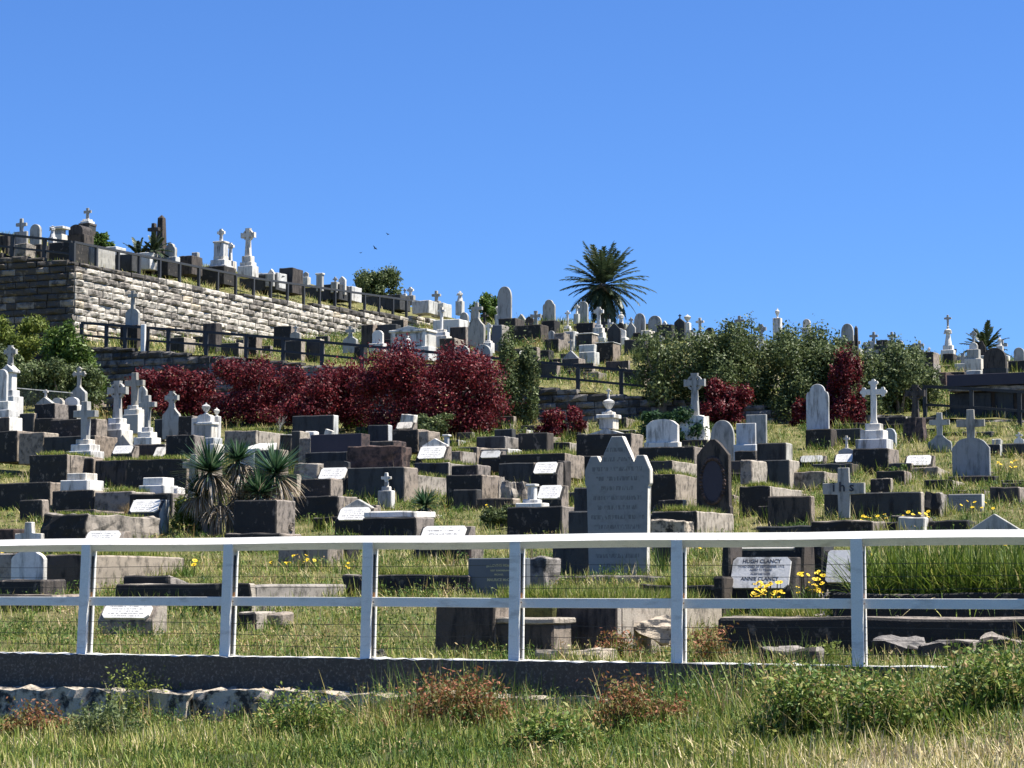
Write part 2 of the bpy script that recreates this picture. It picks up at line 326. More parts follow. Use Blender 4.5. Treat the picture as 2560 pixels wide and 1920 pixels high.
TIER_NAMES = {'box': 'plinth', 'step': 'step', 'round': 'headstone', 'shoulder': 'headstone', 'gothic': 'headstone', 'flat': 'headstone', 'low': 'headstone', 'bell': 'headstone', 'ogee': 'headstone', 'gable': 'pediment', 'pediment': 'pediment', 'three': 'headstone', 'wreath': 'headstone', 'latin': 'cross', 'celtic': 'cross', 'flare': 'cross', 'trefoil': 'cross', 'urn': 'urn', 'statue': 'statue', 'obelisk': 'shaft', 'cap': 'cap', 'rough': 'rock_base', 'col': 'column'}
FOOT = []         # footprints (a, b, half width, depth), so grass does not grow through stone
TOPS = []         # planted plot tops: (origin, width, depth, z)
def scales(px, p):
    """metres per photo pixel: along the grave fronts, and vertically"""
    u = (px - 1280) / FP; Y = p.y
    return Y / FP / (CT + u * ST) * 1.0, Y / FP
def T(px, py, tiers, label, cat='grave monument', z='A', Y=None, name='grave_monument', lean=0, dig=.35, group=None, turn=0):
    Y = yfix(px + tiers[0][2] * .8, py, Y)
    p = P(px, py, Y) if Y else hit(px, py, z)
    kx, kz = scales(px, p); w0 = tiers[0][2] * kx; d0 = w0 * (tiers[0][4] if len(tiers[0]) > 4 else (1.0 if tiers[0][0] in ('box', 'step', 'cap', 'rough', 'obelisk', 'col') else .18))
    o = p.copy(); o += Vector((p.x, p.y, 0)).normalized() * (d0 / 2)
    t = empty(name, o, -TH + R(turn), label, cat, group); t.rotation_euler.y = R(lean)
    a, b = ab(o.x, o.y); FOOT.append((a, b - d0 / 2, w0 / 2, d0))
    zz = 0.0
    for i, tr in enumerate(tiers):
        k, h, w, m = tr[:4]; dr = tr[4] if len(tr) > 4 else None
        h *= kz; w *= kx; lo = zz - (dig if i == 0 else .01); nm = TIER_NAMES[k]
        rock = (m[0] if isinstance(m, tuple) else m) in ('sand', 'brown', 'red', 'black', 'pale', 'rock')
        if k in ('box', 'step', 'cap', 'rough'):
            d = w * (dr or 1.0); amp = (.05 if k == 'rough' else .012 if rock else 0)
            if k == 'rough':
                bm = bmesh.new(); boxbm(bm, -w / 2, w / 2, -d / 2, d / 2, lo, zz + h)
                for v in bm.verts:
                    if v.co.z > zz: v.co.x *= .72; v.co.y *= .72
                roughen(bm, amp, 4, 4); finish(nm, bm, m, t)
            else: box(nm, w, d, lo, zz + h, m, t, y=-d / 2, amp=amp)
        elif k == 'obelisk':
            bm = bmesh.new(); boxbm(bm, -w / 2, w / 2, -w / 2, w / 2, lo, zz + h * .9)
            for v in bm.verts:
                if v.co.z > zz + h * .5: v.co.x *= .72; v.co.y *= .72
            top = bm.verts.new((0, 0, zz + h)); bm.verts.ensure_lookup_table()
            vs = [v for v in bm.verts if abs(v.co.z - (zz + h * .9)) < 1e-5]; vs.sort(key=lambda v: math.atan2(v.co.y, v.co.x))
            for q in range(4): bm.faces.new((vs[q], vs[(q + 1) % 4], top))
            bmesh.ops.delete(bm, geom=[f for f in bm.faces if len(f.verts) == 4 and all(v in vs for v in f.verts)], context='FACES_ONLY')
            finish(nm, bm, m, t)
        elif k == 'col': bm = bmesh.new(); lathebm(bm, [(w / 2, lo), (w / 2 * .8, zz + h)], n=14); finish(nm, bm, m, t)
        elif k in ('latin', 'celtic', 'flare', 'trefoil'):
            bm = bmesh.new(); crossbm(bm, k, w, h, max(.07, w * (dr or .2)), zz - .01)
            if k in ('latin', 'flare'): bevel(bm, .008)
            finish(nm, bm, m, t)
        elif k == 'urn': bm = bmesh.new(); urnbm(bm, w, h, zz); finish(nm, bm, m, t)
        elif k == 'statue': bm = bmesh.new(); statuebm(bm, w, h, zz); finish(nm, bm, m, t)
        else:
            d = max(.08, w * (dr or .16)); poly = [(x, zz + (v if v > 0 else (-dig if i == 0 else -.01))) for x, v in outline(k, w, h)]
            prism(nm, poly, -d / 2, d / 2, m, t, bev=.01)
        zz += h
    return t
def yfix(x1, py, Y):
    """things on the terrace stand behind its wall"""
    if Y and py < 765 and x1 < 1112:
        while True:
            q = P(x1, py, Y)
            if ab(q.x, q.y)[0] < -60.0 and ab(q.x, q.y)[1] > 84.6: return Y
            Y += .25
    return Y
def frame_front(x0, x1, py, z, Y=None):
    """left front foot on the ground at (x0, py); the front runs along the grid to pixel column x1"""
    Y = yfix(x1 + (x1 - x0) * .35, py, Y)
    p = P(x0, py, Y) if Y else hit(x0, py, z)
    d = ray(x1, py); u1 = d.x / d.y
    w = (u1 * p.y - p.x) / (CT + u1 * ST)
    return p, w, p.y / FP
def B(x0, x1, y0, y1, label, m=('sand', 'black'), D=.5, cat='stone block', z='A', Y=None, name='stone_block', amp=.012, cap=None, slope=0, group=None, dig=.4, lean=0, tiers=()):
    p, w, s = frame_front(x0, x1, y1, z, Y); h = (y1 - y0) * s
    t = empty(name, p + E1 * (w / 2), -TH, label, cat, group); t.rotation_euler.y = R(lean)
    a, b = ab(t.location.x, t.location.y); FOOT.append((a, b, w / 2, D))
    bm = bmesh.new(); boxbm(bm, -w / 2, w / 2, 0, D, -dig, h)
    if slope:
        for v in bm.verts:
            if v.co.z > 0 and v.co.y > D / 2: v.co.z += slope
    bevel(bm, .024 if amp else .012); roughen(bm, amp, 4 if w > 1.5 else 3); finish('body', bm, m, t)
    if cap: box('coping', w + .06, D + .06, h - .0, h + cap[0] * s, cap[1], t, y=-.03, amp=.006)
    zz = h
    for k, hp, fw, mm in tiers:
        box('upper_block', w * fw, D * .8, zz - .01, zz + hp * s, mm, t, y=.04, amp=.008); zz += hp * s
    return t
def K(x0, x1, y0, y1, label, L=2.2, m=('sand', 'black'), z='A', Y=None, cat='grave plot', grass=.18, group=None, amp=.014, dig=.4):
    p, w, s = frame_front(x0, x1, y1, z, Y); h = (y1 - y0) * s
    t = empty('grave_plot', p + E1 * (w / 2), -TH, label, cat, group)
    a, b = ab(t.location.x, t.location.y); FOOT.append((a, b, w / 2, L)); k = min(.16, w * .2)
    box('front_kerb', w, k, -dig, h, m, t, amp=amp, cuts=4)
    for sx in (-1, 1): box('side_kerb', k, L - k - .004, -dig, h - .01, m, t, y=k + .002, x=sx * (w / 2 - k / 2), amp=amp, cuts=4)
    bm = bmesh.new(); boxbm(bm, -w / 2 + k * .8, w / 2 - k * .8, k * .8, L, -.1, h - .05); roughen(bm, .02, 5); finish('turf', bm, 'ground', t)
    if grass: TOPS.append((t.location.copy(), w - 2 * k, L - k, h - .05, k, grass))
    return t
def TB(x0, x1, y0, y1, yb, label, ped=0, m=('sand', 'black'), z='A', Y=None, face='text', inset=.07, cat='grave tablet', run=.75, nops=('pediment', 'marble'), txt=None):
    """desk-shaped stone with an inscribed slab lying on its sloping front"""
    p, w, s = frame_front(x0, x1, yb, z, Y); hl = (yb - y1) * s; Rr = (y1 - y0) * s; rn = Rr * run
    t = empty('grave_tablet', p + E1 * (w / 2), -TH, label, cat)
    a, b = ab(t.location.x, t.location.y); FOOT.append((a, b, w / 2, rn + .2))
    fw = w + .10
    bm = bmesh.new(); prof = [(0, -.3), (0, hl), (rn, hl + Rr), (rn + .18, hl + Rr), (rn + .18, -.3)]
    L = [bm.verts.new((-fw / 2, y, zz)) for y, zz in prof]; Q = [bm.verts.new((fw / 2, y, zz)) for y, zz in prof]
    bm.faces.new(L); bm.faces.new(Q[::-1])
    for i in range(5): bm.faces.new((L[i], L[(i + 1) % 5], Q[(i + 1) % 5], Q[i]))
    bevel(bm, .012); finish('block', bm, m, t)
    n = Vector((0, -Rr, rn)).normalized(); up = Vector((0, rn, Rr)).normalized(); Ls = math.hypot(rn, Rr)
    bm = bmesh.new(); cc = min(.05, w * .07); lo, hi = Ls * .04, Ls * .97; q = w / 2 - .01
    pl = [(q, lo + cc), (q, hi - cc), (q - cc, hi), (-q + cc, hi), (-q, hi - cc), (-q, lo + cc), (-q + cc, lo), (q - cc, lo)]
    o = Vector((0, 0, hl)); f = [bm.verts.new(o + Vector((x, 0, 0)) + up * v + n * .035) for x, v in pl]; g = [bm.verts.new(o + Vector((x, 0, 0)) + up * v + n * .002) for x, v in pl]
    bm.faces.new(f); bm.faces.new(g[::-1])
    for i in range(8): bm.faces.new((f[i], g[i], g[(i + 1) % 8], f[(i + 1) % 8]))
    sl = finish('inscribed_slab', bm, face, t)
    if txt:
        for (st, sz, vv, mm) in txt: word(st, sz * Ls, o + up * (vv * Ls) + n * .0362, (up, n), mm, t)
    if ped:
        prism('pediment', [(x, hl + Rr - .01 + v) for x, v in outline(nops[0], w * .95, ped * s)], rn + .02, rn + .14, nops[1], t)
    return t
def word(st, size, loc, fr, mm, parent, curve=0):
    """lettering as a real mesh; fr = (up, normal) in the parent's frame, x runs to the right"""
    cu = bpy.data.curves.new('lettering', 'FONT'); cu.body = st; cu.size = size; cu.align_x = 'CENTER'; cu.align_y = 'CENTER'; cu.extrude = .0007; cu.resolution_u = 2; cu.offset = size * .02
    tmp = bpy.data.objects.new('lettering_tmp', cu); COL.objects.link(tmp)
    me = bpy.data.meshes.new_from_object(tmp.evaluated_get(bpy.context.evaluated_depsgraph_get())); bpy.data.objects.remove(tmp); bpy.data.curves.remove(cu)
    up, n = fr; X = up.cross(n).normalized()
    if curve:
        for v in me.vertices: v.co.y -= curve * v.co.x ** 2
    me.transform(Matrix.Translation(loc) @ Matrix((X, up, n)).transposed().to_4x4())
    me.materials.clear(); me.materials.append(M[mm]); me.name = 'lettering'; return link('lettering', me, parent)
# ------------------------------------------------------------------ big meshes through numpy
def npmesh(name, V, F, mat, tint=None, parent=None, smoothf=False):
    me = bpy.data.meshes.new(name); V = np.asarray(V, np.float32); F = np.asarray(F, np.int32); k = F.shape[1]
    me.vertices.add(len(V)); me.vertices.foreach_set('co', V.ravel()); me.loops.add(F.size); me.loops.foreach_set('vertex_index', F.ravel())
    me.polygons.add(len(F)); me.polygons.foreach_set('loop_start', np.arange(0, F.size, k, dtype=np.int32)); me.polygons.foreach_set('loop_total', np.full(len(F), k, np.int32))
    if smoothf: me.polygons.foreach_set('use_smooth', np.ones(len(F), bool))
    me.update(); me.materials.append(M[mat])
    if tint is not None:
        at = me.attributes.new('tint', 'FLOAT', 'POINT'); at.data.foreach_set('value', np.asarray(tint, np.float32))
    return link(name, me, parent)
rng = np.random.default_rng(7)
def blades(base, L, Wd, lean, tint, azi=None, bend=.5):
    """arched tapering blades: base (n,3), length, width, lean angle from vertical -> verts, quads, tint"""
    n = len(base); azi = rng.uniform(0, 2 * np.pi, n) if azi is None else azi
    dh = np.stack([np.cos(azi), np.sin(azi), np.zeros(n)], 1); sdv = np.stack([-np.sin(azi + rng.normal(0, .6, n)), np.cos(azi), np.zeros(n)], 1)
    up = np.array([0, 0, 1.0]); pts = []
    for t, wf in ((0, 1.0), (.4, .85), (.75, .55), (1.0, .08)):
        ang = lean * (1 + bend * t); 
        c = base + (dh * (np.sin(ang) * L * t)[:, None] + up * (np.cos(ang) * L * t)[:, None])
        pts.append(c - sdv * (Wd * wf / 2)[:, None]); pts.append(c + sdv * (Wd * wf / 2)[:, None])
    V = np.stack(pts, 1).reshape(-1, 3); i = np.arange(n)[:, None] * 8
    F = np.concatenate([i + np.array([0, 1, 3, 2]), i + np.array([2, 3, 5, 4]), i + np.array([4, 5, 7, 6])]); return V, F, np.repeat(tint, 8)
def join(parts):
    V, F, Tn, o = [], [], [], 0
    for v, f, t in parts: V.append(v); F.append(f + o); Tn.append(t); o += len(v)
    return np.concatenate(V), np.concatenate(F), np.concatenate(Tn)
def leaves(c, size, tint, nrm=None, asp=.5):
    n = len(c); u = rng.normal(size=(n, 3)); u /= np.linalg.norm(u, axis=1)[:, None]; w = rng.normal(size=(n, 3))
    if nrm is not None: w = np.cross(u, nrm + .6 * w)
    w -= u * (w * u).sum(1)[:, None]; w /= np.linalg.norm(w, axis=1)[:, None]
    s = size[:, None]; V = np.stack([c - u * s, c - w * s * asp, c + u * s, c + w * s * asp], 1).reshape(-1, 3)
    return V, np.arange(4 * n).reshape(-1, 4), np.repeat(tint, 4)
random.seed(3)
# ------------------------------------------------------------------ terrain
def sheet(name, f, a0, a1, b0, b1, st, mat):
    na = int((a1 - a0) / st) + 1; nb = int((b1 - b0) / st) + 1
    A, Bb = np.meshgrid(np.linspace(a0, a1, na), np.linspace(b0, b1, nb)); x, y = xy(A, Bb); h = f(A, Bb)
    h = h + .02 * np.sin(A * 5.1 + 3 * np.sin(Bb * 2)) * np.sin(Bb * 4.3)
    V = np.stack([x, y, h], -1).reshape(-1, 3); i = np.arange((nb - 1) * na).reshape(nb - 1, na)[:, :-1].ravel()
    return tag(npmesh(name, V, np.stack([i, i + 1, i + na + 1, i + na], 1), mat, smoothf=True), kind='structure')
sheet('hillside_ground', hA, -75, 45, 18.7, 77.4, .5, 'ground')
sheet('upper_hillside_ground', hB, -110, 80, 77.6, 170, .75, 'ground')
sheet('terrace_ground', hC, -140, -59.1, 83.7, 175, .7, 'ground')
sheet('verge_ground', hF, -30, 25, -12, 18.45, .25, 'foreturf')
far = sheet('surrounding_land', lambda a, b: -3.0 - np.maximum(0, 40 - b) * .02 + 0 * a, -1500, 1500, -1500, 1800, 60, 'ground')
# ------------------------------------------------------------------ masonry
def blockwall(name, mats, start, direc, length, normal, top, bottom, ch, bl, label, rough_=.035, cap=True, cat='retaining wall', thick=.35, cuts=3):
    """courses of rock-faced blocks; start/direction in world, heights as functions of distance"""
    bm = bmesh.new(); X = direc.normalized(); Nn = normal.normalized()
    smin = min(bottom(s) for s in np.linspace(0, length, 30)); smax = max(top(s) for s in np.linspace(0, length, 30))
    zc = smin - .2; row = 0
    while zc < smax:
        s = -random.uniform(0, bl); row += 1; hc = ch * random.uniform(.9, 1.1)
        while s < length:
            l = bl * random.uniform(.6, 1.4); s0, s1 = max(s, 0), min(s + l, length); mid = (s0 + s1) / 2
            if s1 - s0 > .05 and zc + hc * .4 < top(mid) and zc + hc > bottom(mid) - .3:
                zt = min(zc + hc - .04, top(mid)) if zc + hc > top(mid) else zc + hc - .04; last = zc + hc * 1.35 > top(mid)
                k = bmesh.new(); pr = random.uniform(-.01, .07)
                for v in boxbm(k, s0 + .012, s1 - .012, -thick, pr, zc, zt): pass
                bmesh.ops.subdivide_edges(k, edges=list(k.edges), cuts=cuts, use_grid_fill=True)
                sd_ = Vector((random.uniform(0, 99), random.uniform(0, 99), 0))
                for v in k.verts:
                    if v.co.y > -.02:
                        e = min(1, min(v.co.x - s0, s1 - v.co.x) / .08) * min(1, min(v.co.z - zc, zt - v.co.z) / .05 + .15)
                        v.co.y += e * (.07 + rough_ * noise.noise(v.co * 3.5 + sd_) * 3.2)
                    v.co += noise.noise_vector(v.co * 5 + sd_) * .008
                q = random.random(); mi = 3 if last and q < .7 else (1 if q < .08 + (.3 if zc < smin + 1.0 else 0) else 2 if q < .34 else 0)
                for f in k.faces: f.material_index = mi
                me = bpy.data.meshes.new('tmp'); k.to_mesh(me); k.free(); bm.from_mesh(me); bpy.data.meshes.remove(me)
            s += l
        zc += hc
    # rough core behind the blocks, so joints are dark and closed
    n = 40; prev = None
    for i in range(n + 1):
        s = length * i / n; a = bm.verts.new((s, -.05, bottom(s) - 1.0)); b = bm.verts.new((s, -.05, top(s) - .12)); c = bm.verts.new((s, -thick, top(s) - .12)); d = bm.verts.new((s, -thick, bottom(s) - 1.0))
        if prev:
            for q in range(3): bm.faces.new((prev[q], (a, b, c, d)[q], (a, b, c, d)[q + 1], prev[q + 1]))
        prev = (a, b, c, d)
    Mx = Matrix((X, Nn, Vector((0, 0, 1)))).transposed().to_4x4(); Mx.translation = start; bm.transform(Mx)
    return bm
def wallfinish(name, bm, mats, parent):
    bmesh.ops.recalc_face_normals(bm, faces=bm.faces); me = bpy.data.meshes.new(name)
    for m in mats: me.materials.append(M[m])
    bm.to_mesh(me); bm.free(); return link(name, me, parent)
def gpt(a, b, z=0): x, y = xy(a, b); return Vector((x, y, z))
UT = lambda s: float(np.interp(83.5 + s, [83.5, 100, 121.7, 140, 170], [14.62, 15.0, 16.15, 16.35, 15.2]))
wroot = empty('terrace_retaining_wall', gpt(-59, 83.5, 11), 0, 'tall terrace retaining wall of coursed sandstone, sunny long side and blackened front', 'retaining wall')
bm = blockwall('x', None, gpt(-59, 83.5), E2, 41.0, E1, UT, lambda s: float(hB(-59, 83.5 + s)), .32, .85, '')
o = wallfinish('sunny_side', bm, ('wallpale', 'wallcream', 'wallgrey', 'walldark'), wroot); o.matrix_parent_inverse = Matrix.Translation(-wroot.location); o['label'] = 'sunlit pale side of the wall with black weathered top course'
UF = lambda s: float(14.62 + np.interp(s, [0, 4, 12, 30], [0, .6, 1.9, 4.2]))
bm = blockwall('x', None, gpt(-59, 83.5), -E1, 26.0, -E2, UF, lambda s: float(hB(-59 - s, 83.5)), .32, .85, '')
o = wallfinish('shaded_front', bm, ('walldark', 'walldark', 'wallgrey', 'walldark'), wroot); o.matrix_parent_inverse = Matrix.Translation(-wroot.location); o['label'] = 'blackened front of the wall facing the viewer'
LT = lambda s: float(wtop(-45 + s + 34.5 + 0.0)) + .02
A0 = -66.0
LT = lambda s: float(wtop(A0 + s + .4455 * 77.5)) + .05
lroot = empty('lower_retaining_wall', gpt(-40, 77.5, 7), 0, 'long low retaining wall of dark sandstone blocks behind the red bushes', 'retaining wall')
bm = blockwall('x', None, gpt(A0, 77.5), E1, 66.0, -E2, LT, lambda s: float(hA(A0 + s, 77.5)), .30, .62, '', cuts=2)
o = wallfinish('stonework', bm, ('wallgrey', 'wallgrey', 'walldark', 'walldark'), lroot); o.matrix_parent_inverse = Matrix.Translation(-lroot.location)
# ------------------------------------------------------------------ dark timber fences on the terraces
def darkfence(pts, label, hgt=1.05, pw=.13, mat='darkwood', mid=True, rail2=None, cat='timber fence', group=None):
    root = empty('terrace_fence', pts[0], 0, label, cat, group); o0 = pts[0]
    for p in pts:
        bm = bmesh.new(); boxbm(bm, -pw / 2, pw / 2, -pw / 2, pw / 2, -.3, hgt - .02); bmesh.ops.transform(bm, matrix=Matrix.Rotation(-TH, 4, 'Z'), verts=bm.verts)
        bmesh.ops.translate(bm, vec=p - o0, verts=bm.verts); finish('post', bm, mat, root)
    for nm, zt, r in (('top_rail', hgt + .02, .06), ('mid_rail', hgt * .48, .05)):
        if nm == 'mid_rail' and not mid: continue
        bm = bmesh.new()
        for p, q in zip(pts, pts[1:]):
            a = p - o0; b = q - o0; dr = (b - a).normalized(); off = Vector((0, 0, zt)); sdv = dr.cross(Vector((0, 0, 1))).normalized() * r; upv = Vector((0, 0, r * .9))
            ov = dr * .02
            vs = [bm.verts.new(c + off + s1 * sdv + s2 * upv) for c in (a - ov, b + ov * 0) for s1, s2 in ((-1, -1), (1, -1), (1, 1), (-1, 1))]
            for qd in ((0, 1, 5, 4), (1, 2, 6, 5), (2, 3, 7, 6), (3, 0, 4, 7), (3, 2, 1, 0), (4, 5, 6, 7)): bm.faces.new([vs[i] for i in qd])
        finish(nm, bm, mat, root)
    return root
top_side = [gpt(-59.25, 83.75 + 1.78 * i, UT(1.78 * i + .25) - .1) for i in range(21)]
darkfence(top_side, 'dark timber post and rail fence running along the sunny side of the terrace wall', mid=False)
top_front = [gpt(-59.35 - 1.6 - 1.8 * i, 83.85, UF(1.9 + 1.8 * i) - .1) for i in range(11)][::-1] + [gpt(-59.45, 83.85, UF(.3) - .1)]
darkfence(top_front, 'dark timber fence above the blackened front of the terrace wall', pw=.16)
low_pts = []
for px in (203, 265, 312, 368, 420, 515, 615, 708, 805, 905, 1010, 1110, 1214, 1328, 1445, 1553, 1665, 1780):
    d = ray(px, 900); yy = 78.0 / (CT + d.x / d.y * ST); xx = d.x / d.y * yy; a, b = ab(xx, yy); low_pts.append(Vector((xx, yy, float(wtop(a + .4455 * 77.5)) + .02)))
darkfence(low_pts, 'dark timber fence on the lower retaining wall above the red bushes', hgt=.98)
rp = [P(2313, 1052, 79.5), P(2430, 1060, 77.3), P(2550, 1070, 75.2), P(2680, 1082, 73)]
darkfence(rp, 'dark timber fence in front of the stone platform at the right edge', hgt=1.22)
# white marker post
p = P(358, 872, 92.0); t = bmesh.new(); boxbm(t, -.10, .10, -.06, .06, -.2, 1.02); bevel(t, .01); o = finish('marker_post', t, 'paint'); o.location = p; o.rotation_euler.z = -TH
tag(o, 'white painted post beside the dark fence on the lower wall', 'post')
# ------------------------------------------------------------------ kerb wall under the white fence
def ztop(a): return -.70 + 0 * a
root = empty('concrete_fence_kerb', gpt(-8, 18.6, -.9), -TH, 'dark pebbly concrete kerb wall carrying the white fence', 'kerb wall')
bm = bmesh.new(); boxbm(bm, -14, 15, 0, .36, -.9, .20)
bmesh.ops.subdivide_edges(bm, edges=[e for e in bm.edges if abs(e.verts[0].co.x - e.verts[1].co.x) > 1], cuts=300)
bmesh.ops.subdivide_edges(bm, edges=[e for e in bm.edges if abs(e.verts[0].co.z - e.verts[1].co.z) > .5], cuts=10)
for v in bm.verts:
    if v.co.y < .01 and v.co.z < .19: v.co.y += .012 * noise.noise(v.co * 7) + .006 * noise.noise(v.co * 23)
    if v.co.z > .15: v.co.z += .012 * noise.noise(v.co * 6) + .006 * math.sin(v.co.x * 31)
    else: pass
finish('upstand', bm, ('dull', 'kerb'), root)
bm = bmesh.new(); x = -13.0
while x < 14.5:
    l = random.uniform(.5, 1.3); k = bmesh.new(); ft = random.uniform(.30, .42); z1 = -.10 + .012 * random.uniform(-1, 1) - .008 * max(0, -x - 2)
    boxbm(k, x, x + l - .015, -ft, .02, -.9, z1)
    bmesh.ops.subdivide_edges(k, edges=list(k.edges), cuts=8, use_grid_fill=True); s_ = Vector((x * 7, 3, 1))
    for v in k.verts:
        if v.co.y < -.05: v.co += noise.noise_vector(v.co * 4 + s_) * .05 + noise.noise_vector(v.co * 13 + s_) * .03
        elif v.co.z > -.2: v.co.z += noise.noise(v.co * 9) * .008
    me = bpy.data.meshes.new('tmp'); k.to_mesh(me); k.free(); bm.from_mesh(me); bpy.data.meshes.remove(me); x += l
finish('rubble_footing', bm, 'rubble', root)
# ------------------------------------------------------------------ the white fence
fr = empty('white_post_and_rail_fence', gpt(-8, 18.76, -.70), -TH, 'white post and rail fence with diamond top rail and thin wires across the foreground', 'fence')
fx = fr.location
def lx(px):                                  # column px -> local x along the fence
    d = ray(px, 1500); u = d.x / d.y; a0 = u  # solve b = 18.76
    yy = 18.76 / (CT + u * ST); xx = u * yy; return ab(xx, yy)[0] + 8
posts = [lx(c) for c in (217, 573, 923, 1292, 1697, 2147)]
gap = 1.6; posts = [posts[0] - 1.6 * k for k in (5, 4, 3, 2, 1)] + posts + [posts[-1] + 1.62 * k for k in (1, 2, 3, 4, 5, 6)]
BEAM = .092; ZT = 1.155                         # top edge of the diamond beam
def leanx(px): return 0
for i, x in enumerate(posts):
    rr = random.Random(i); w = .104; bm = bmesh.new()
    zt = ZT - BEAM * .70
    boxbm(bm, -w / 2, w / 2, -.066, -.036, -.02, zt); boxbm(bm, -w / 2, w / 2, .036, .066, -.02, zt - .004); boxbm(bm, -.012, .012, -.0365, .0365, -.02, zt - .006)
    bevel(bm, .003)
    ln = ([.035] * 6 + [.03, .02, .012, .005, -.002] + [0] * 6)[i]
    for v in bm.verts: v.co.x += ln * (v.co.z - .5) + .0015 * noise.noise(v.co * 9)
    o = finish('post', bm, 'paint', fr); o.location = (x, 0, 0)
    for (z0, z1, mm) in ((.02, .50, 'slot'), (.62, .98, 'slot'), (.50, .62, 'rust')):
        k = bmesh.new(); boxbm(k, .022, .040, .026, .0355, z0, z1)
        for v in k.verts: v.co.x += ln * (v.co.z - .5)
        finish('shadow_strip' if mm == 'slot' else 'rust_stain', k, mm, o)  # dark strip on the rear board paints in the shadowed opening of the post
def diamond(name, x0, x1, zc, s, parent, y=0):
    bm = bmesh.new(); r = s / math.sqrt(2); n = max(2, int((x1 - x0) / .1)); prev = None
    for i in range(n + 1):
        x = x0 + (x1 - x0) * i / n; dz = .004 * math.sin(x * 2.1)
        ring = [bm.verts.new((x, y + yy, zc + zz + dz)) for yy, zz in ((-r, 0), (0, r), (r, 0), (0, -r))]
        if prev:
            for q in range(4): bm.faces.new((prev[q], ring[q], ring[(q + 1) % 4], prev[(q + 1) % 4]))
        else: bm.faces.new(ring)
        prev = ring
    bm.faces.new(prev[::-1]); return finish(name, bm, 'paint', parent)
r = BEAM / math.sqrt(2); joints = [posts[0], posts[3], posts[6], posts[9], posts[12], posts[-1]]
for a, b in zip(joints, joints[1:]): diamond('top_rail', a + .003, b - .003, ZT - r, BEAM, fr)
for a, b in zip(posts, posts[1:]):
    bm = bmesh.new(); boxbm(bm, a + .014, b - .014, -.012, .026, .485, .573); bevel(bm, .003)
    for v in bm.verts: v.co.z += .004 * math.sin(v.co.x * 3)
    finish('mid_rail', bm, 'paint', fr)
    for xx in (a + .05, b - .05):
        k = bmesh.new(); lathebm(k, [(.006, 0), (.006, .005), (.002, .006)], n=8); k.transform(Matrix.Translation((xx, -.012, .53)) @ Matrix.Rotation(math.pi / 2, 4, 'X')); finish('bolt', k, 'rust', fr)
for z in (.10, .21, .32, .66, .765, .87):
    bm = bmesh.new(); pts = []
    n = 60
    for i in range(n + 1):
        x = posts[0] + (posts[-1] - posts[0]) * i / n; pts.append((x, -.005, z + .006 * math.sin(x * 1.7 + z * 9)))
    tubebm(bm, pts, .0032, 4); finish('wire', bm, 'wire', fr)
# ------------------------------------------------------------------ small wire fence at the left
p0, p1 = P(39, 1020, 80), P(180, 1034, 77.5)
wf = empty('wire_mesh_fence', p0, 0, 'low wire mesh fence with pale top rail behind the left crosses', 'fence')
bm = bmesh.new(); tubebm(bm, [(0, 0, .72), p1 - p0 + Vector((0, 0, .72))], .02, 5); finish('top_rail', bm, 'dull', wf)
bm = bmesh.new(); dv = p1 - p0
for i in range(41): tubebm(bm, [dv * (i / 40) + Vector((0, 0, 0)), dv * (i / 40) + Vector((0, 0, .71))], .005, 3)
for k in range(9): tubebm(bm, [Vector((0, 0, .08 * k + .03)), dv + Vector((0, 0, .08 * k + .03))], .005, 3)
finish('mesh', bm, 'slot', wf)
# ------------------------------------------------------------------ stone platform at the right edge
p, w, s = frame_front(2369, 2680, 1058, 'A', 79.0)
t = empty('stone_platform', p + E1 * (w / 2), -TH, 'long dark vault platform with purple stone slab and shaded timber boarding at the right edge', 'burial vault')
box('slab', w, 3.0, 92 * s, 121 * s, 'purple', t, bev=.01); box('wall', w - .5, 2.6, -.5, 80 * s, 'timber', t, y=.5, amp=.01)
box('stone_lintel', w - .1, 2.8, 80 * s, 91.5 * s, 'rock', t, y=.12, amp=.03, cuts=7)
for i, (fx0, fx1) in enumerate(((-.5, -.16), (-.13, .02), (.06, .20), (.33, .5))):
    box('board_panel', w * (fx1 - fx0), .1, -.2 if i != 2 else 20 * s, 76 * s, 'soot' if i in (0, 1, 3) else 'timber', t, y=.36 + .02 * i, x=w * (fx0 + fx1) / 2)
FOOT.append((*ab(t.location.x, t.location.y), w / 2, 3))
random.seed(11)
HS = 'headstone'; GM = 'grave monument'; CR = 'cross monument'
# =================================================================== terrace skyline (left)
T(53, 612, [('flat', 34, 31, 'grey', .2), ('latin', 34, 26, 'grey', .2)], 'grey latin cross rising from a square stone, first from the left on the terrace', CR, Y=104, name='cross_headstone')
B(22, 66, 611, 634, 'rough pale stone block under the first terrace cross', 'rock', 1.0, Y=103, amp=.03)
T(89, 613, [('round', 54, 25, 'grey', .3)], 'round topped grey headstone second from the left on the terrace', HS, Y=106, name='headstone')
B(68, 102, 612, 636, 'dark plinth block under the round topped terrace headstone', 'black', 1.0, Y=103.5)
T(149, 605, [('box', 20, 26, 'marble', .8), ('box', 14, 20, 'grey', .8), ('cap', 6, 34, 'marble', .8)], 'white marble pedestal with flat cap on the terrace skyline', GM, Y=108, name='pedestal')
T(131, 602, [('box', 10, 13, 'marble'), ('statue', 30, 14, 'marble')], 'small white statue in front of the capped pedestal on the terrace', 'statue', Y=105, name='grave_statue')
B(-20, 20, 590, 636, 'dark stone slab at the far left edge of the terrace', 'brown', .6, Y=104)
t = T(201, 602, [('box', 16, 44, 'brown', .8), ('round', 26, 36, 'brown', 1.0)], 'dark brown arched tomb on the terrace skyline', 'tomb', Y=109, name='arched_tomb')
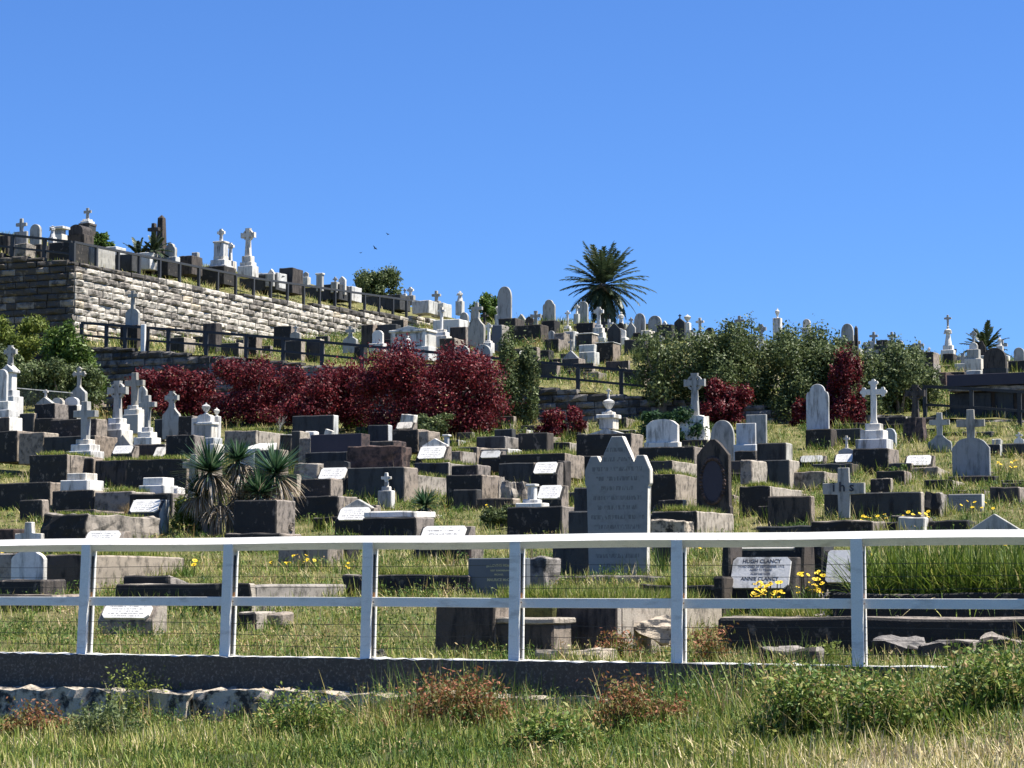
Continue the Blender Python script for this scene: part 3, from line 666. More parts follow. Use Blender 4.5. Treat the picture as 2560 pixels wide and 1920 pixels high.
T(218, 602, [('box', 26, 30, 'brown'), ('cap', 14, 26, 'soot'), ('cap', 6, 28, 'brown'), ('step', 6, 22, 'marble'), ('step', 5, 16, 'marble'), ('flare', 30, 18, 'grey', .25)], 'tall dark pedestal topped by white steps and a small grey cross', CR, Y=112, name='cross_monument')
B(192, 240, 616, 650, 'grey kerbed grave box just inside the terrace corner', 'grey', 1.6, Y=102.5)
B(122, 178, 607, 640, 'dark low grave box behind the terrace fence', 'black', 1.4, Y=103)
B(250, 290, 618, 640, 'small white box tomb behind the cycad on the terrace', 'dull', .9, Y=108)
T(403, 640, [('box', 20, 30, 'brown'), ('obelisk', 88, 17, 'brown')], 'tall dark obelisk on the terrace skyline', 'obelisk', Y=114, name='obelisk')
T(384, 640, [('box', 20, 24, 'brown'), ('latin', 66, 27, 'brown', .35)], 'dark brown cross overlapping the left side of the obelisk', CR, Y=111, name='stone_cross')
T(427, 650, [('box', 8, 36, 'dull', .5), ('shoulder', 36, 26, 'grey', .35)], 'grey shouldered headstone right of the obelisk', HS, Y=110, name='headstone')
T(489, 660, [('box', 30, 14, 'grey', .8)], 'small white edged upright slab left of the statue pedestal', HS, Y=112, name='headstone')
B(446, 480, 640, 668, 'dark low stone box below the small white edged slab', 'brown', 1.0, Y=111)
B(340, 375, 632, 655, 'white box tomb behind the young palm', 'marble', 1.0, Y=109.5)
B(240, 330, 640, 664, 'long dark kerb along the terrace fence behind its third bay', 'soot', .8, Y=101.5)
B(300, 420, 656, 676, 'dark kerb stones along the terrace fence below the young palms', 'black', 1.2, Y=104)
B(430, 560, 672, 700, 'dark kerb stones along the terrace fence under the statue pedestal', 'black', 1.2, Y=108)
T(552, 672, [('step', 10, 42, 'marble', .8), ('step', 14, 36, 'marble', .8), ('box', 10, 26, 'marble', .8), ('box', 34, 25, 'marble', .8), ('cap', 4, 29, 'marble', .8), ('celtic', 33, 18, 'marble', .3)], 'white pedestal with carved front topped by a small ringed cross', CR, Y=114, name='cross_monument')
T(576, 662, [('step', 10, 20, 'marble'), ('celtic', 48, 17, 'marble', .4)], 'small white ringed cross close behind the white pedestal', CR, Y=118, name='stone_cross')
T(620, 676, [('step', 12, 38, 'marble', .7), ('step', 10, 30, 'marble', .7), ('box', 16, 22, 'marble', .8), ('celtic', 72, 34, 'marble', .26)], 'tall white ringed cross standing on stepped white base on the terrace', CR, Y=116, name='cross_monument')
B(598, 690, 690, 712, 'low grey kerb of the tall ringed cross behind the terrace fence', 'soot', 1.2, Y=112)
T(679, 700, [('box', 16, 20, 'grey'), ('pediment', 14, 15, 'marble', .5)], 'small pale pointed stone between the tall ringed cross and the dark block', HS, Y=119, name='headstone')
B(697, 731, 670, 716, 'dark square stone block rising above the terrace fence', ('brown', 'soot'), 1.2, Y=118)
B(640, 694, 684, 704, 'white kerbed tomb behind the terrace fence left of the dark block', 'dull', 1.0, Y=117)
T(765, 702, [('box', 10, 16, 'dull'), ('ogee', 14, 12, 'grey', .4)], 'tiny pointed grey stone right of the dark square block', HS, Y=124, name='headstone')
T(800, 712, [('box', 26, 15, 'grey', .6), ('cap', 4, 19, 'marble', .6)], 'narrow grey pedestal with a white cap above the terrace fence', GM, Y=124, name='pedestal')
T(838, 716, [('box', 12, 15, 'grey'), ('latin', 14, 11, 'grey', .4)], 'small stub cross above the terrace fence left of the pointed white stone', CR, Y=126, name='stone_cross')
T(856, 722, [('ogee', 32, 17, 'marble', .4)], 'pointed white headstone above the terrace fence near the dark bush', HS, Y=126, name='headstone')
B(852, 880, 716, 736, 'white box tomb behind the terrace fence near the dark bush', 'marble', 1.2, Y=122)
B(735, 848, 716, 738, 'row of dark kerbs behind the terrace fence right of the dark block', 'soot', 1.4, Y=120)
B(880, 1000, 742, 764, 'dark kerbs under the dark skyline bush', 'soot', 1.4, Y=124)
T(1012, 740, [('box', 6, 8, 'dull'), ('latin', 14, 8, 'grey', .4)], 'very small cross just right of the dark skyline bush', CR, Y=134, name='stone_cross')
T(1026, 748, [('box', 10, 20, 'grey', .6), ('celtic', 22, 15, 'marble', .4)], 'small white ringed cross at the top of the terrace fence', CR, Y=133, name='stone_cross')
T(1091, 758, [('box', 6, 18, 'grey', .8), ('latin', 27, 21, 'grey', .35)], 'grey latin cross near the far end of the terrace fence', CR, Y=136, name='stone_cross')
B(1078, 1108, 758, 776, 'white box tomb under the grey cross near the fence end', 'dull', 1.2, Y=132)
B(1030, 1072, 752, 768, 'pale grave kerb behind the last fence bays', 'dull', 1.2, Y=131)
# =================================================================== middle terrace, behind the lower dark fence
zB = dict(z='B')
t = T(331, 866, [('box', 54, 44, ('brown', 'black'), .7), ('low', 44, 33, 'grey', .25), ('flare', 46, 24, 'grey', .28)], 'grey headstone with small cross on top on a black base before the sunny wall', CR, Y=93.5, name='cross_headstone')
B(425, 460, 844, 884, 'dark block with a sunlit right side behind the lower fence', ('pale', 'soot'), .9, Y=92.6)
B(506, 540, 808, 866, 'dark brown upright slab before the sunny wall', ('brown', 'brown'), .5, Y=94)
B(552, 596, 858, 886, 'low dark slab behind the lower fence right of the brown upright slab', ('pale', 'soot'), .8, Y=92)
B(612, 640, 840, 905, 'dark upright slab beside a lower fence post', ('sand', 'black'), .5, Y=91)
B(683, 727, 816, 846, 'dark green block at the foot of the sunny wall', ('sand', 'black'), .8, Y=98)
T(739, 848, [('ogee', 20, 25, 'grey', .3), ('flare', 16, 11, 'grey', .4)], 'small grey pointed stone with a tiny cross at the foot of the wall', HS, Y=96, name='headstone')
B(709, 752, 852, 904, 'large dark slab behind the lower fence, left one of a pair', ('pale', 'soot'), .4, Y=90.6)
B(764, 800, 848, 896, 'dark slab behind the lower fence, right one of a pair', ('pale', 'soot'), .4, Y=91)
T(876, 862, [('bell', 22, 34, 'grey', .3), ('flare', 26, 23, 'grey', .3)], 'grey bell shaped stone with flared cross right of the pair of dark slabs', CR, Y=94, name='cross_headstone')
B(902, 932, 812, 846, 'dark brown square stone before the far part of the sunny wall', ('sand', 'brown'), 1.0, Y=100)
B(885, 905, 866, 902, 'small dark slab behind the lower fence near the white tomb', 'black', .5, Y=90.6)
B(978, 1008, 800, 822, 'dark square slab above the white altar tomb', ('sand', 'soot'), .5, Y=104)
T(945, 862, [('box', 4, 36, 'marble', .6), ('low', 34, 26, 'marble', .3)], 'small white framed headstone left of the white altar tomb', HS, Y=96, name='headstone')
B(942, 990, 812, 850, 'dark wide slab half hidden behind the white altar tomb', 'soot', .5, Y=100)
p, w, s = frame_front(976, 1066, 876, 'B', 94)
t = empty('altar_tomb', p + E1 * (w / 2), -TH, 'large white marble altar tomb with low gable roof above the biggest red bush', 'altar tomb')
FOOT.append((*ab(t.location.x, t.location.y), w / 2, 1.2))
box('base', w + .3, 1.1, -.5, 6 * s, 'marble', t, y=-.1); box('body', w, .9, 6 * s, 44 * s, 'dull', t, y=.06)
for sx in (-1, 1): box('pilaster', w * .13, .12, 6 * s, 44 * s, 'marble', t, y=-.04, x=sx * w * .42)
for sx in (-1, 1): box('niche_frame', w * .28, .06, 10 * s, 38 * s, 'marble', t, y=.01, x=sx * w * .18)
box('cornice', w + .12, 1.0, 44 * s, 50 * s, 'marble', t, y=-.06)
prism('gable_roof', [(w * .52, 50 * s - .01), (w * .3, 53 * s), (0, 60 * s), (-w * .3, 53 * s), (-w * .52, 50 * s - .01)], -.04, .9, 'marble', t)
T(1020, 884, [('box', 6, 14, 'marble'), ('statue', 40, 14, 'marble')], 'white statue standing in front of the altar tomb', 'statue', Y=92, name='grave_statue')
T(995, 886, [('rough', 18, 26, 'marble', .6)], 'small heap of white carved fragments before the altar tomb', 'stone fragments', Y=91.5, name='marble_fragments')
T(1104, 848, [('step', 9, 38, 'marble', .8), ('step', 10, 30, 'marble', .8), ('step', 7, 20, 'marble', .8), ('latin', 58, 18, 'marble', .4)], 'slim white latin cross on three white steps right of the altar tomb', CR, Y=96, name='cross_monument')
B(1098, 1136, 846, 878, 'dark block under the slim white cross', ('sand', 'black'), 1.0, Y=94)
B(1082, 1148, 800, 822, 'low white marble chest behind the slim white cross', 'marble', 1.0, Y=108)
B(1124, 1164, 818, 848, 'dark flat slab right of the slim white cross', ('sand', 'brown'), .5, Y=101)
T(1161, 816, [('gothic', 36, 20, 'grey', .4)], 'small dark grey pointed headstone at the end of the terrace wall', HS, Y=112, name='headstone')
T(1192, 846, [('bell', 52, 40, 'grey', .25), ('latin', 40, 28, 'grey', .25)], 'grey shouldered stone with large latin cross below the small tree', CR, Y=98, name='cross_headstone')
T(1222, 862, [('step', 6, 20, 'marble'), ('step', 5, 14, 'marble'), ('celtic', 46, 16, 'marble', .3)], 'thin white ringed cross beside the grey box stone', CR, Y=96, name='cross_monument')
B(1228, 1254, 812, 856, 'plain grey box stone with a sunlit right side', ('pale', 'granite'), .8, Y=98)
T(1262, 800, [('box', 2, 36, 'marble', .4), ('gothic', 84, 34, 'grey', .2)], 'tall pointed grey headstone against the sky', HS, Y=112, name='headstone')
B(1246, 1288, 796, 846, 'dark plinth of the tall pointed headstone', ('brown', 'black'), 1.2, Y=110)
T(1150, 772, [('box', 20, 16, 'dull'), ('statue', 26, 16, 'marble')], 'small white angel figure beyond the end of the terrace fence', 'statue', Y=128, name='grave_statue')
T(1245, 812, [('box', 26, 12, 'dull'), ('urn', 26, 12, 'marble')], 'narrow white draped urn left of the tall pointed headstone', GM, Y=116, name='urn_pedestal')
T(1155, 900, [('round', 38, 40, 'grey', .25)], 'left one of two half round grey headstones behind the red bush', HS, Y=88, name='headstone')
T(1206, 898, [('round', 38, 46, 'grey', .25)], 'right one of two half round grey headstones behind the red bush', HS, Y=88, name='headstone')
# =================================================================== crest, centre
T(1304, 802, [('gable', 18, 22, 'grey', .5)], 'little gabled grey stone on the crest', HS, Y=124, name='headstone')
T(1373, 802, [('shoulder', 54, 30, 'grey', .22)], 'grey shouldered headstone on the crest left of the palm', HS, Y=124, name='headstone')
T(1357, 802, [('ogee', 16, 10, 'grey', .3)], 'tiny stone touching the left of the shouldered crest headstone', HS, Y=126, name='headstone')
T(1458, 800, [('round', 48, 24, 'grey', .25)], 'tall round topped headstone in front of the palm fronds', HS, Y=123, name='headstone')
T(1442, 794, [('box', 10, 12, 'dull'), ('celtic', 24, 12, 'marble', .4)], 'small white ornate cross before the palm fronds', CR, Y=121, name='stone_cross')
T(1419, 826, [('step', 6, 18, 'marble'), ('step', 6, 13, 'marble'), ('latin', 40, 13, 'marble', .3)], 'small white cross left of the round topped crest stone', CR, Y=116, name='cross_monument')
T(1497, 858, [('step', 14, 38, 'dull', .7), ('step', 14, 30, 'marble', .7), ('step', 12, 24, 'marble', .7), ('step', 8, 16, 'marble', .7), ('celtic', 46, 24, 'marble', .26)], 'white ringed cross on tall stepped base below the palm', CR, Y=108, name='cross_monument')
T(1536, 872, [('ogee', 66, 33, 'soot', .2)], 'dark slab with pointed top below the palm', HS, Y=104, name='headstone')
T(1553, 838, [('box', 20, 16, 'soot'), ('statue', 40, 17, 'marble')], 'white angel statue in the shade of the palm', 'statue', Y=114, name='grave_statue')
T(1552, 836, [('gothic', 30, 18, 'black', .3)], 'dark pointed stone in front of the angel under the palm', HS, Y=112, name='headstone')
T(1578, 836, [('bell', 28, 22, 'grey', .3), ('latin', 16, 12, 'grey', .3)], 'small grey stone with cross right of the angel', CR, Y=113, name='cross_headstone')
T(1600, 834, [('gothic', 52, 27, 'grey', .22)], 'pointed grey headstone right of the palm', HS, Y=115, name='headstone')
T(1638, 836, [('round', 48, 32, 'grey', .25)], 'broad round grey headstone right of the palm', HS, Y=114, name='headstone')
B(1582, 1610, 832, 850, 'dark plinth of the pointed headstone right of the palm', 'black', .8, Y=112)
B(1602, 1624, 826, 848, 'white block between the two grey headstones right of the palm', 'marble', .8, Y=111)
B(1642, 1680, 812, 836, 'dark low block on the crest left of the thin grey tree', 'soot', .8, Y=112)
T(1662, 815, [('gable', 14, 16, 'dull', .5)], 'tiny white gable stone right of the broad round headstone', HS, Y=118, name='headstone')
T(1700, 834, [('ogee', 40, 26, 'soot', .4), ('flare', 10, 7, 'black', .4)], 'dark domed stone with a tiny cross at its tip', HS, Y=112, name='headstone')
T(1719, 826, [('box', 20, 14, 'marble'), ('urn', 22, 18, 'marble')], 'white ornate urn top behind the dark domed stone', GM, Y=116, name='urn_pedestal')
T(1750, 842, [('step', 8, 20, 'marble'), ('latin', 42, 20, 'marble', .3)], 'white cross half hidden by the thin grey tree', CR, Y=110, name='cross_monument')
B(1735, 1765, 838, 856, 'white low box tomb behind the thin grey tree', 'marble', 1.0, Y=108)
T(1849, 840, [('step', 9, 22, 'marble'), ('latin', 44, 25, 'grey', .25)], 'grey latin cross alone against the sky behind the grey green trees', CR, Y=112, name='stone_cross')
T(1903, 866, [('step', 8, 24, 'marble'), ('celtic', 50, 26, 'grey', .25)], 'grey ringed cross right of the lone sky cross', CR, Y=108, name='stone_cross')
T(1882, 866, [('round', 30, 24, 'grey', .3)], 'round grey headstone left of the grey ringed cross', HS, Y=107, name='headstone')
T(1944, 830, [('box', 36, 19, 'marble'), ('urn', 26, 12, 'marble')], 'white flame topped pedestal highest among the trees', GM, Y=112, name='urn_pedestal')
T(2017, 832, [('box', 14, 20, 'dull'), ('round', 22, 18, 'marble', .4)], 'white rounded double stone behind the large grey green tree', HS, Y=112, name='headstone')
T(2119, 858, [('gothic', 50, 30, 'grey', .25)], 'mottled grey pointed headstone on a dark plinth at the tree tops', HS, Y=108, name='headstone')
B(2104, 2134, 852, 892, 'dark plinth of the mottled grey pointed headstone', 'black', 1.0, Y=106)
T(2141, 880, [('obelisk', 68, 10, 'brown')], 'thin dark column right of the mottled grey headstone', 'obelisk', Y=106, name='stone_column')
T(2163, 892, [('latin', 38, 17, 'grey', .3)], 'small dark cross right of the thin dark column', CR, Y=104, name='stone_cross')
T(2185, 880, [('bell', 22, 30, 'grey', .3), ('latin', 30, 21, 'grey', .3)], 'grey stone topped by a latin cross between two small crosses', CR, Y=106, name='cross_headstone')
B(2190, 2218, 850, 872, 'dark box on the crest beside the grey cross stone', 'black', .8, Y=110)
T(2230, 866, [('box', 8, 14, 'dull'), ('latin', 30, 21, 'grey', .3)], 'small grey cross above the right hand tree', CR, Y=108, name='stone_cross')
T(2299, 884, [('box', 6, 16, 'dull'), ('latin', 28, 22, 'grey', .35)], 'small grey cross right of the trees at the dark ledge', CR, Y=104, name='stone_cross')
B(2296, 2334, 880, 908, 'dark ledge block under two small crosses', ('sand', 'black'), 1.2, Y=102)
T(2323, 884, [('box', 4, 14, 'marble'), ('urn', 14, 8, 'marble')], 'tiny white urn on the dark ledge', GM, Y=103, name='urn_pedestal')
B(2292, 2334, 908, 976, 'tall dark pier below the ledge with a sunlit side', ('rock', 'black'), 1.4, Y=95)
B(2340, 2366, 930, 976, 'rough brown stone ramp left of the stone platform', ('red', 'red'), 1.5, Y=92, amp=.03)
T(2371, 886, [('step', 12, 32, 'marble', .8), ('step', 12, 24, 'marble', .8), ('statue', 50, 21, 'marble'), ('latin', 28, 18, 'grey', .25)], 'tall white figure column with a cross on its head against the sky', CR, Y=110, name='statue_monument')
B(2356, 2384, 884, 914, 'dark plinth of the tall white figure column', ('brown', 'black'), 1.0, Y=108)
B(2346, 2392, 914, 936, 'dark lower plinth of the tall white figure column', ('brown', 'soot'), 1.2, Y=106)
T(2435, 916, [('cap', 20, 42, 'marble', .7), ('box', 24, 30, 'grey', .8), ('round', 18, 20, 'marble', .6), ('celtic', 30, 17, 'grey', .3)], 'white boxy pedestal topped by a grey ringed cross before the small palm', CR, Y=98, name='cross_monument')
B(2370, 2412, 930, 946, 'low dark kerb on the platform left of the boxy pedestal', 'brown', 1.5, Y=94)
B(2415, 2452, 926, 944, 'low white slab on the platform below the boxy pedestal', 'dull', 1.5, Y=93)
t = T(2489, 944, [('box', 24, 60, 'soot', .4), ('round', 52, 56, 'brown', .4)], 'dark arched niche tomb standing on the stone platform', 'arched tomb', Y=92, name='niche_tomb')
T(2489, 940, [('round', 66, 44, 'grey', .06)], 'grey rim of the arched niche tomb, seen around it', 'arch rim', Y=93.4, name='arch_surround')
T(2500, 872, [('box', 8, 16, 'dull'), ('statue', 22, 12, 'marble')], 'small pale figure on top of the arched niche tomb', 'statue', Y=94.5, name='grave_statue')
T(2548, 902, [('round', 34, 26, 'grey', .3)], 'round grey headstone at the far right edge of the skyline', HS, Y=106, name='headstone')
B(2520, 2580, 902, 926, 'dark low wall under the far right headstone', 'black', 1.0, Y=103)
# slope below the crest, centre
B(1280, 1352, 814, 842, 'long dark block under the crest left of the small stones', ('brown', 'black'), 1.0, Y=108)
B(1352, 1386, 802, 826, 'dark low block under the shouldered crest headstone', 'black', .8, Y=112)
B(1360, 1396, 848, 874, 'dark low block with a small round stone behind it', ('sand', 'black'), .8, Y=102)
T(1379, 850, [('round', 24, 14, 'grey', .4)], 'small round grey stone on the dark low block', HS, Y=103, name='headstone')
B(1409, 1434, 828, 868, 'white framed box stone below the crest', ('dull', 'grey'), .6, Y=104)
B(1384, 1410, 832, 856, 'rough stone step left of the white framed box stone', 'rock', .8, Y=103, amp=.03)
T(1428, 897, [('gable', 22, 36, 'grey', .3), ('flare', 28, 14, 'grey', .4)], 'blue grey gabled stone with a small cross above the dark fence', CR, Y=92, name='cross_headstone')
B(1404, 1446, 896, 948, 'dark base of the blue grey gabled stone', ('sand', 'soot'), .8, Y=91)
B(1447, 1486, 862, 880, 'pale upper step of a two step block near the dark fence', 'dull', .6, Y=98)
B(1447, 1486, 880, 902, 'pale lower step of a two step block near the dark fence', 'dull', .6, Y=95)
B(1441, 1482, 808, 832, 'black block left of the ringed cross base', ('sand', 'black'), .8, Y=109)
B(1443, 1480, 836, 858, 'dark block with a pale top left of the stepped cross', ('sand', 'soot'), .8, Y=104, cap=(3, 'marble'))
B(1490, 1532, 858, 888, 'black box with sunlit rim below the stepped cross', ('sand', 'black'), .9, Y=98, cap=(2, 'dull'))
B(1318, 1342, 868, 924, 'dark upright slab left above the dark fence', ('sand', 'black'), .4, Y=92)
B(1342, 1392, 906, 948, 'dark slab behind the first bay of the right dark fence', ('sand', 'soot'), .4, Y=89)
B(1456, 1496, 930, 948, 'fallen pale stone behind the dark fence', 'rock', .9, Y=88, amp=.04)
B(1560, 1610, 926, 960, 'dark framed grave behind the last fence bay', ('pale', 'soot'), .8, Y=87)
B(1560, 1612, 850, 866, 'dark kerb of the headstones right of the palm', 'soot', 1.2, Y=104)
B(1340, 1372, 876, 898, 'shadowed small block in the weeds above the fence', 'black', .6, Y=97)
# =================================================================== main slope, right
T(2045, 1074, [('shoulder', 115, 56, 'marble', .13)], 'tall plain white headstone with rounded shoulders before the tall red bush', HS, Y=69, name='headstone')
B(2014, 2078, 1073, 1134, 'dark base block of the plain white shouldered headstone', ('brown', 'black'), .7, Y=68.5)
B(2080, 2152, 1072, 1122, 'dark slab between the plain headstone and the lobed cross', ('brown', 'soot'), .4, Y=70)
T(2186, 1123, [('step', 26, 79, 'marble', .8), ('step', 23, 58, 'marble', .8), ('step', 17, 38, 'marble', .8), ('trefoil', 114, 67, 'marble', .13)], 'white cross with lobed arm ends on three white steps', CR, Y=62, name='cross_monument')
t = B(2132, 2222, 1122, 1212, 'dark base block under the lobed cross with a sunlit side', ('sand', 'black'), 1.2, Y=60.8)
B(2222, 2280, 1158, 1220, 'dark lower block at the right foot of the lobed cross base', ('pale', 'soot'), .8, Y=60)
T(2226, 1128, [('low', 58, 30, 'dull', .5)], 'pale carved headstone just behind the lobed cross steps', HS, Y=68, name='headstone')
T(2289, 1044, [('celtic', 84, 48, 'brown', .3)], 'dark brown ringed cross on rough rock in the shade of the bush', CR, Y=71, name='stone_cross')
T(2289, 1128, [('rough', 84, 62, 'red', .8)], 'rough rock pedestal under the dark brown ringed cross', 'rock pedestal', Y=69.5, name='rock_pedestal')
T(2350, 1134, [('bell', 46, 60, 'grey', .16), ('latin', 58, 50, 'grey', .18)], 'smaller of two grey cross topped shouldered headstones at the right', CR, Y=66, name='cross_headstone')
T(2429, 1192, [('low', 98, 94, 'grey', .13), ('latin', 72, 70, 'grey', .16)], 'larger cross topped grey headstone with a dark stain at the right', CR, Y=57, name='cross_headstone')
B(2364, 2488, 1191, 1232, 'dark base of the larger cross topped headstone', ('brown', 'brown'), .6, Y=56.4)
T(2548, 1110, [('bell', 16, 26, 'marble', .3), ('flare', 14, 16, 'marble', .3)], 'small white cross on the dark slab at the right edge', CR, Y=66, name='stone_cross')
B(2506, 2580, 1109, 1190, 'tall dark slab at the right edge below a small white cross', ('brown', 'soot'), .5, Y=64)
B(2480, 2502, 1098, 1160, 'carved pale scroll stone behind the stained headstone', 'dull', .4, Y=66)
B(2330, 2480, 1082, 1112, 'long dark shaded kerb behind the two cross headstones', 'soot', .8, Y=72)
T(2117, 1138, [('bell', 18, 40, 'grey', .3), ('flare', 32, 16, 'marble', .3)], 'small white cross on a little pediment left of the lobed cross', CR, Y=61.5, name='cross_headstone')
TB(2087, 2131, 1136, 1158, 1172, 'small white tablet under the little white cross', Y=61)
TB(2000, 2056, 1140, 1158, 1166, 'low worn white tablet right of the two dark steps', Y=63, face='dull')
B(2030, 2130, 1160, 1206, 'dark kerb wall left of the lobed cross base', ('brown', 'soot'), .8, Y=60)
TB(2264, 2326, 1139, 1166, 1172, 'whitish inscribed tablet right of the lobed cross base', Y=60)
B(2280, 2345, 1168, 1200, 'brown kerb stone sloping below the whitish tablet', ('pale', 'sand'), 1.6, Y=59, slope=-.1)
t = T(2111, 1294, [('latin', 126, 104, 'grey', .12)], 'plain upright white cross carved with the letters ihs', 'cross', Y=45, name='grave_cross')
k = 45 / FP
word('i h s', 34 * k, Vector((0, -.055 * 1.0 - .012, 76 * k)), (Vector((0, 0, 1)), Vector((0, -1, 0))), 'ink', t)
B(2060, 2303, 1233, 1292, 'long dark slab wall behind the ihs cross', ('pale', 'soot'), .3, Y=46, amp=.006)
B(1919, 2028, 1241, 1306, 'dark square slab with brown patches left of the ihs cross', ('sand', 'brown'), .28, Y=44.5, amp=.006)
B(2312, 2352, 1232, 1264, 'dark rough rocks right of the long slab wall', ('rock', 'black'), .6, Y=46, amp=.05)
B(2371, 2455, 1236, 1266, 'low grey inscribed marker in dry grass at the right', ('dull', 'textgrey'), .3, Y=47, amp=0)
B(2475, 2550, 1218, 1262, 'dark grave kerb under the right edge flowers', ('sand', 'brown'), 1.2, Y=49)
T(2488, 1352, [('box', 18, 150, 'grey', .12), ('gable', 50, 140, 'grey', .12)], 'wide pale gable topped stone just above the rail at the right', HS, Y=38.5, name='gabled_headstone')
B(2030, 2180, 1303, 1330, 'cracked dark slab lying below the ihs cross', ('rock', 'black'), .9, Y=41, amp=.03)
B(2244, 2310, 1293, 1332, 'pale blue grey broken slab among yellow flowers', ('marble', 'grey'), .3, Y=41, amp=.01, lean=3)
B(2190, 2244, 1305, 1332, 'black kerb between the cracked slab and the broken slab', 'black', .5, Y=41.5)
B(2320, 2420, 1302, 1330, 'dark kerb under the yellow flowers left of the pale gable', 'black', .8, Y=41)
B(1890, 2040, 1316, 1345, 'grey kerb below the dark square slab', ('pale', 'soot'), .8, Y=41.5)
B(1892, 1965, 1108, 1150, 'upper block of the two step dark monument', ('dull', 'soot'), .6, Y=57.5, amp=.005)
B(1878, 1974, 1151, 1216, 'lower block of the two step dark monument', ('pale', 'soot'), .9, Y=56, amp=.005)
K(1974, 2062, 1180, 1212, 'low kerbed plot right of the two step dark monument', 1.8, ('pale', 'sand'), Y=56)
T(1522, 1088, [('pediment', 17, 88, 'dull', .5), ('box', 27, 36, 'marble'), ('cap', 9, 46, 'marble'), ('step', 7, 26, 'marble'), ('urn', 38, 30, 'marble'), ('flare', 22, 11, 'marble', .3)], 'white pedestal carrying a covered urn with a cross finial', 'urn monument', Y=66, name='urn_monument')
B(1440, 1578, 1086, 1140, 'wide dark curved base behind the pointed headstone', ('sand', 'black'), 1.0, Y=64.5)
B(1420, 1500, 1140, 1180, 'shaded low wall left behind the pointed headstone', 'black', .8, Y=61)
T(1657, 1120, [('box', 15, 86, 'marble', .3), ('low', 58, 79, 'marble', .18)], 'wide white headstone with arched top, stained in its lower half', HS, Y=62, name='headstone')
B(1596, 1735, 1119, 1148, 'long dark base of the wide white headstone', ('sand', 'black'), .8, Y=60.5)
T(1738, 1120, [('rough', 82, 74, 'marble', .8), ('celtic', 110, 52, 'grey', .22)], 'tall grey ringed cross on rough white rockwork beside the red bush', CR, Y=70, name='ringed_cross')
T(1807, 1128, [('gothic', 78, 58, 'grey', .16)], 'dark grey pointed headstone left of the square white slab', HS, Y=62.5, name='headstone')
T(1866, 1128, [('box', 17, 56, 'marble', .5), ('flat', 54, 48, 'marble', .18)], 'square white headstone on a white foot', HS, Y=61, name='headstone')
B(1836, 1890, 1127, 1152, 'dark base of the square white headstone', 'black', .8, Y=60)
T(1892, 1108, [('flat', 72, 50, 'grey', .2)], 'plain grey slab behind the square white headstone', HS, Y=68, name='headstone')
# brown wreath stone
t = T(1786, 1294, [('wreath', 196, 88, 'brown', .24)], 'tall dark brown pointed headstone with an oval wreath', HS, Y=46, name='wreath_headstone')
k = 46 / FP; cz = 92 * k; bm = bmesh.new(); n = 40; rx, rz = 31 * k, 56 * k; yf = -.5 * max(.08, 88 * k / .84 * .24) * .84
for i in range(n):
    a = i / n * 6.283; c = Vector((rx * math.cos(a), yf - .01, cz + rz * math.sin(a))); r = .042 * random.uniform(.8, 1.25)
    bmesh.ops.create_icosphere(bm, subdivisions=1, radius=r, matrix=Matrix.Translation(c))
finish('wreath', bm, 'red', t)
bm = bmesh.new(); prismbm(bm, [(rx * .86 * math.cos(i / 28 * 6.283), cz + rz * .9 * math.sin(i / 28 * 6.283)) for i in range(28)], yf - .014, yf + .03); finish('oval_panel', bm, 'purple', t)
K(1848, 1925, 1216, 1252, 'stone kerb wall running right from the wreath headstone', 2.4, ('pale', 'black'), Y=48)
B(1850, 1880, 1150, 1170, 'short brown kerb above the wreath headstone kerb', ('pale', 'sand'), 1.2, Y=53)
K(1626, 1688, 1186, 1230, 'dark fronted plot kerb right of the pointed headstone', 2.4, ('pale', 'black'), Y=50)
K(1620, 1680, 1152, 1172, 'brown sided kerb above the plot right of the pointed headstone', 2.2, ('pale', 'soot'), Y=55)
K(1628, 1742, 1278, 1316, 'low plot kerb at the foot of the wreath headstone', 2.2, ('pale', 'black'), Y=42)
B(1626, 1713, 1302, 1346, 'rough rock faced rubble block right of the pointed headstone', 'rubble', .5, Y=38, amp=.04)
# the big pointed headstone
t = T(1548, 1443, [('three', 352, 163, ('marble', 'textgrey'), .13)], 'tallest grey headstone with three points and worn lettering, right of centre', HS, Y=33.5, name='pointed_headstone')
t = T(1560, 1447, [('box', 6, 215, ('marble', 'soot'), .25)], 'thin white topped kerb at the foot of the tallest headstone', 'kerb', Y=33.3, name='stone_kerb')
B(1434, 1472, 1219, 1278, 'upper block of the blue black stone left of the pointed headstone', ('soot', 'soot'), .5, Y=38.6, amp=.004)
B(1420, 1473, 1278, 1360, 'middle block of the blue black stone left of the pointed headstone', ('soot', 'soot'), .6, Y=37.6, amp=.004)
B(1380, 1480, 1350, 1446, 'broad blue black stone face between post and pointed headstone', ('soot', 'soot'), .5, Y=34.2, amp=.004)
B(1636, 1692, 1362, 1446, 'blue black block right of the foot of the pointed headstone', ('soot', 'soot'), .5, Y=34.6)
B(1385, 1660, 1440, 1458, 'weathered grey timber edging in front of the pointed headstone', ('rock', 'rock'), .12, Y=32.2, cat='timber edging', name='timber_edging')
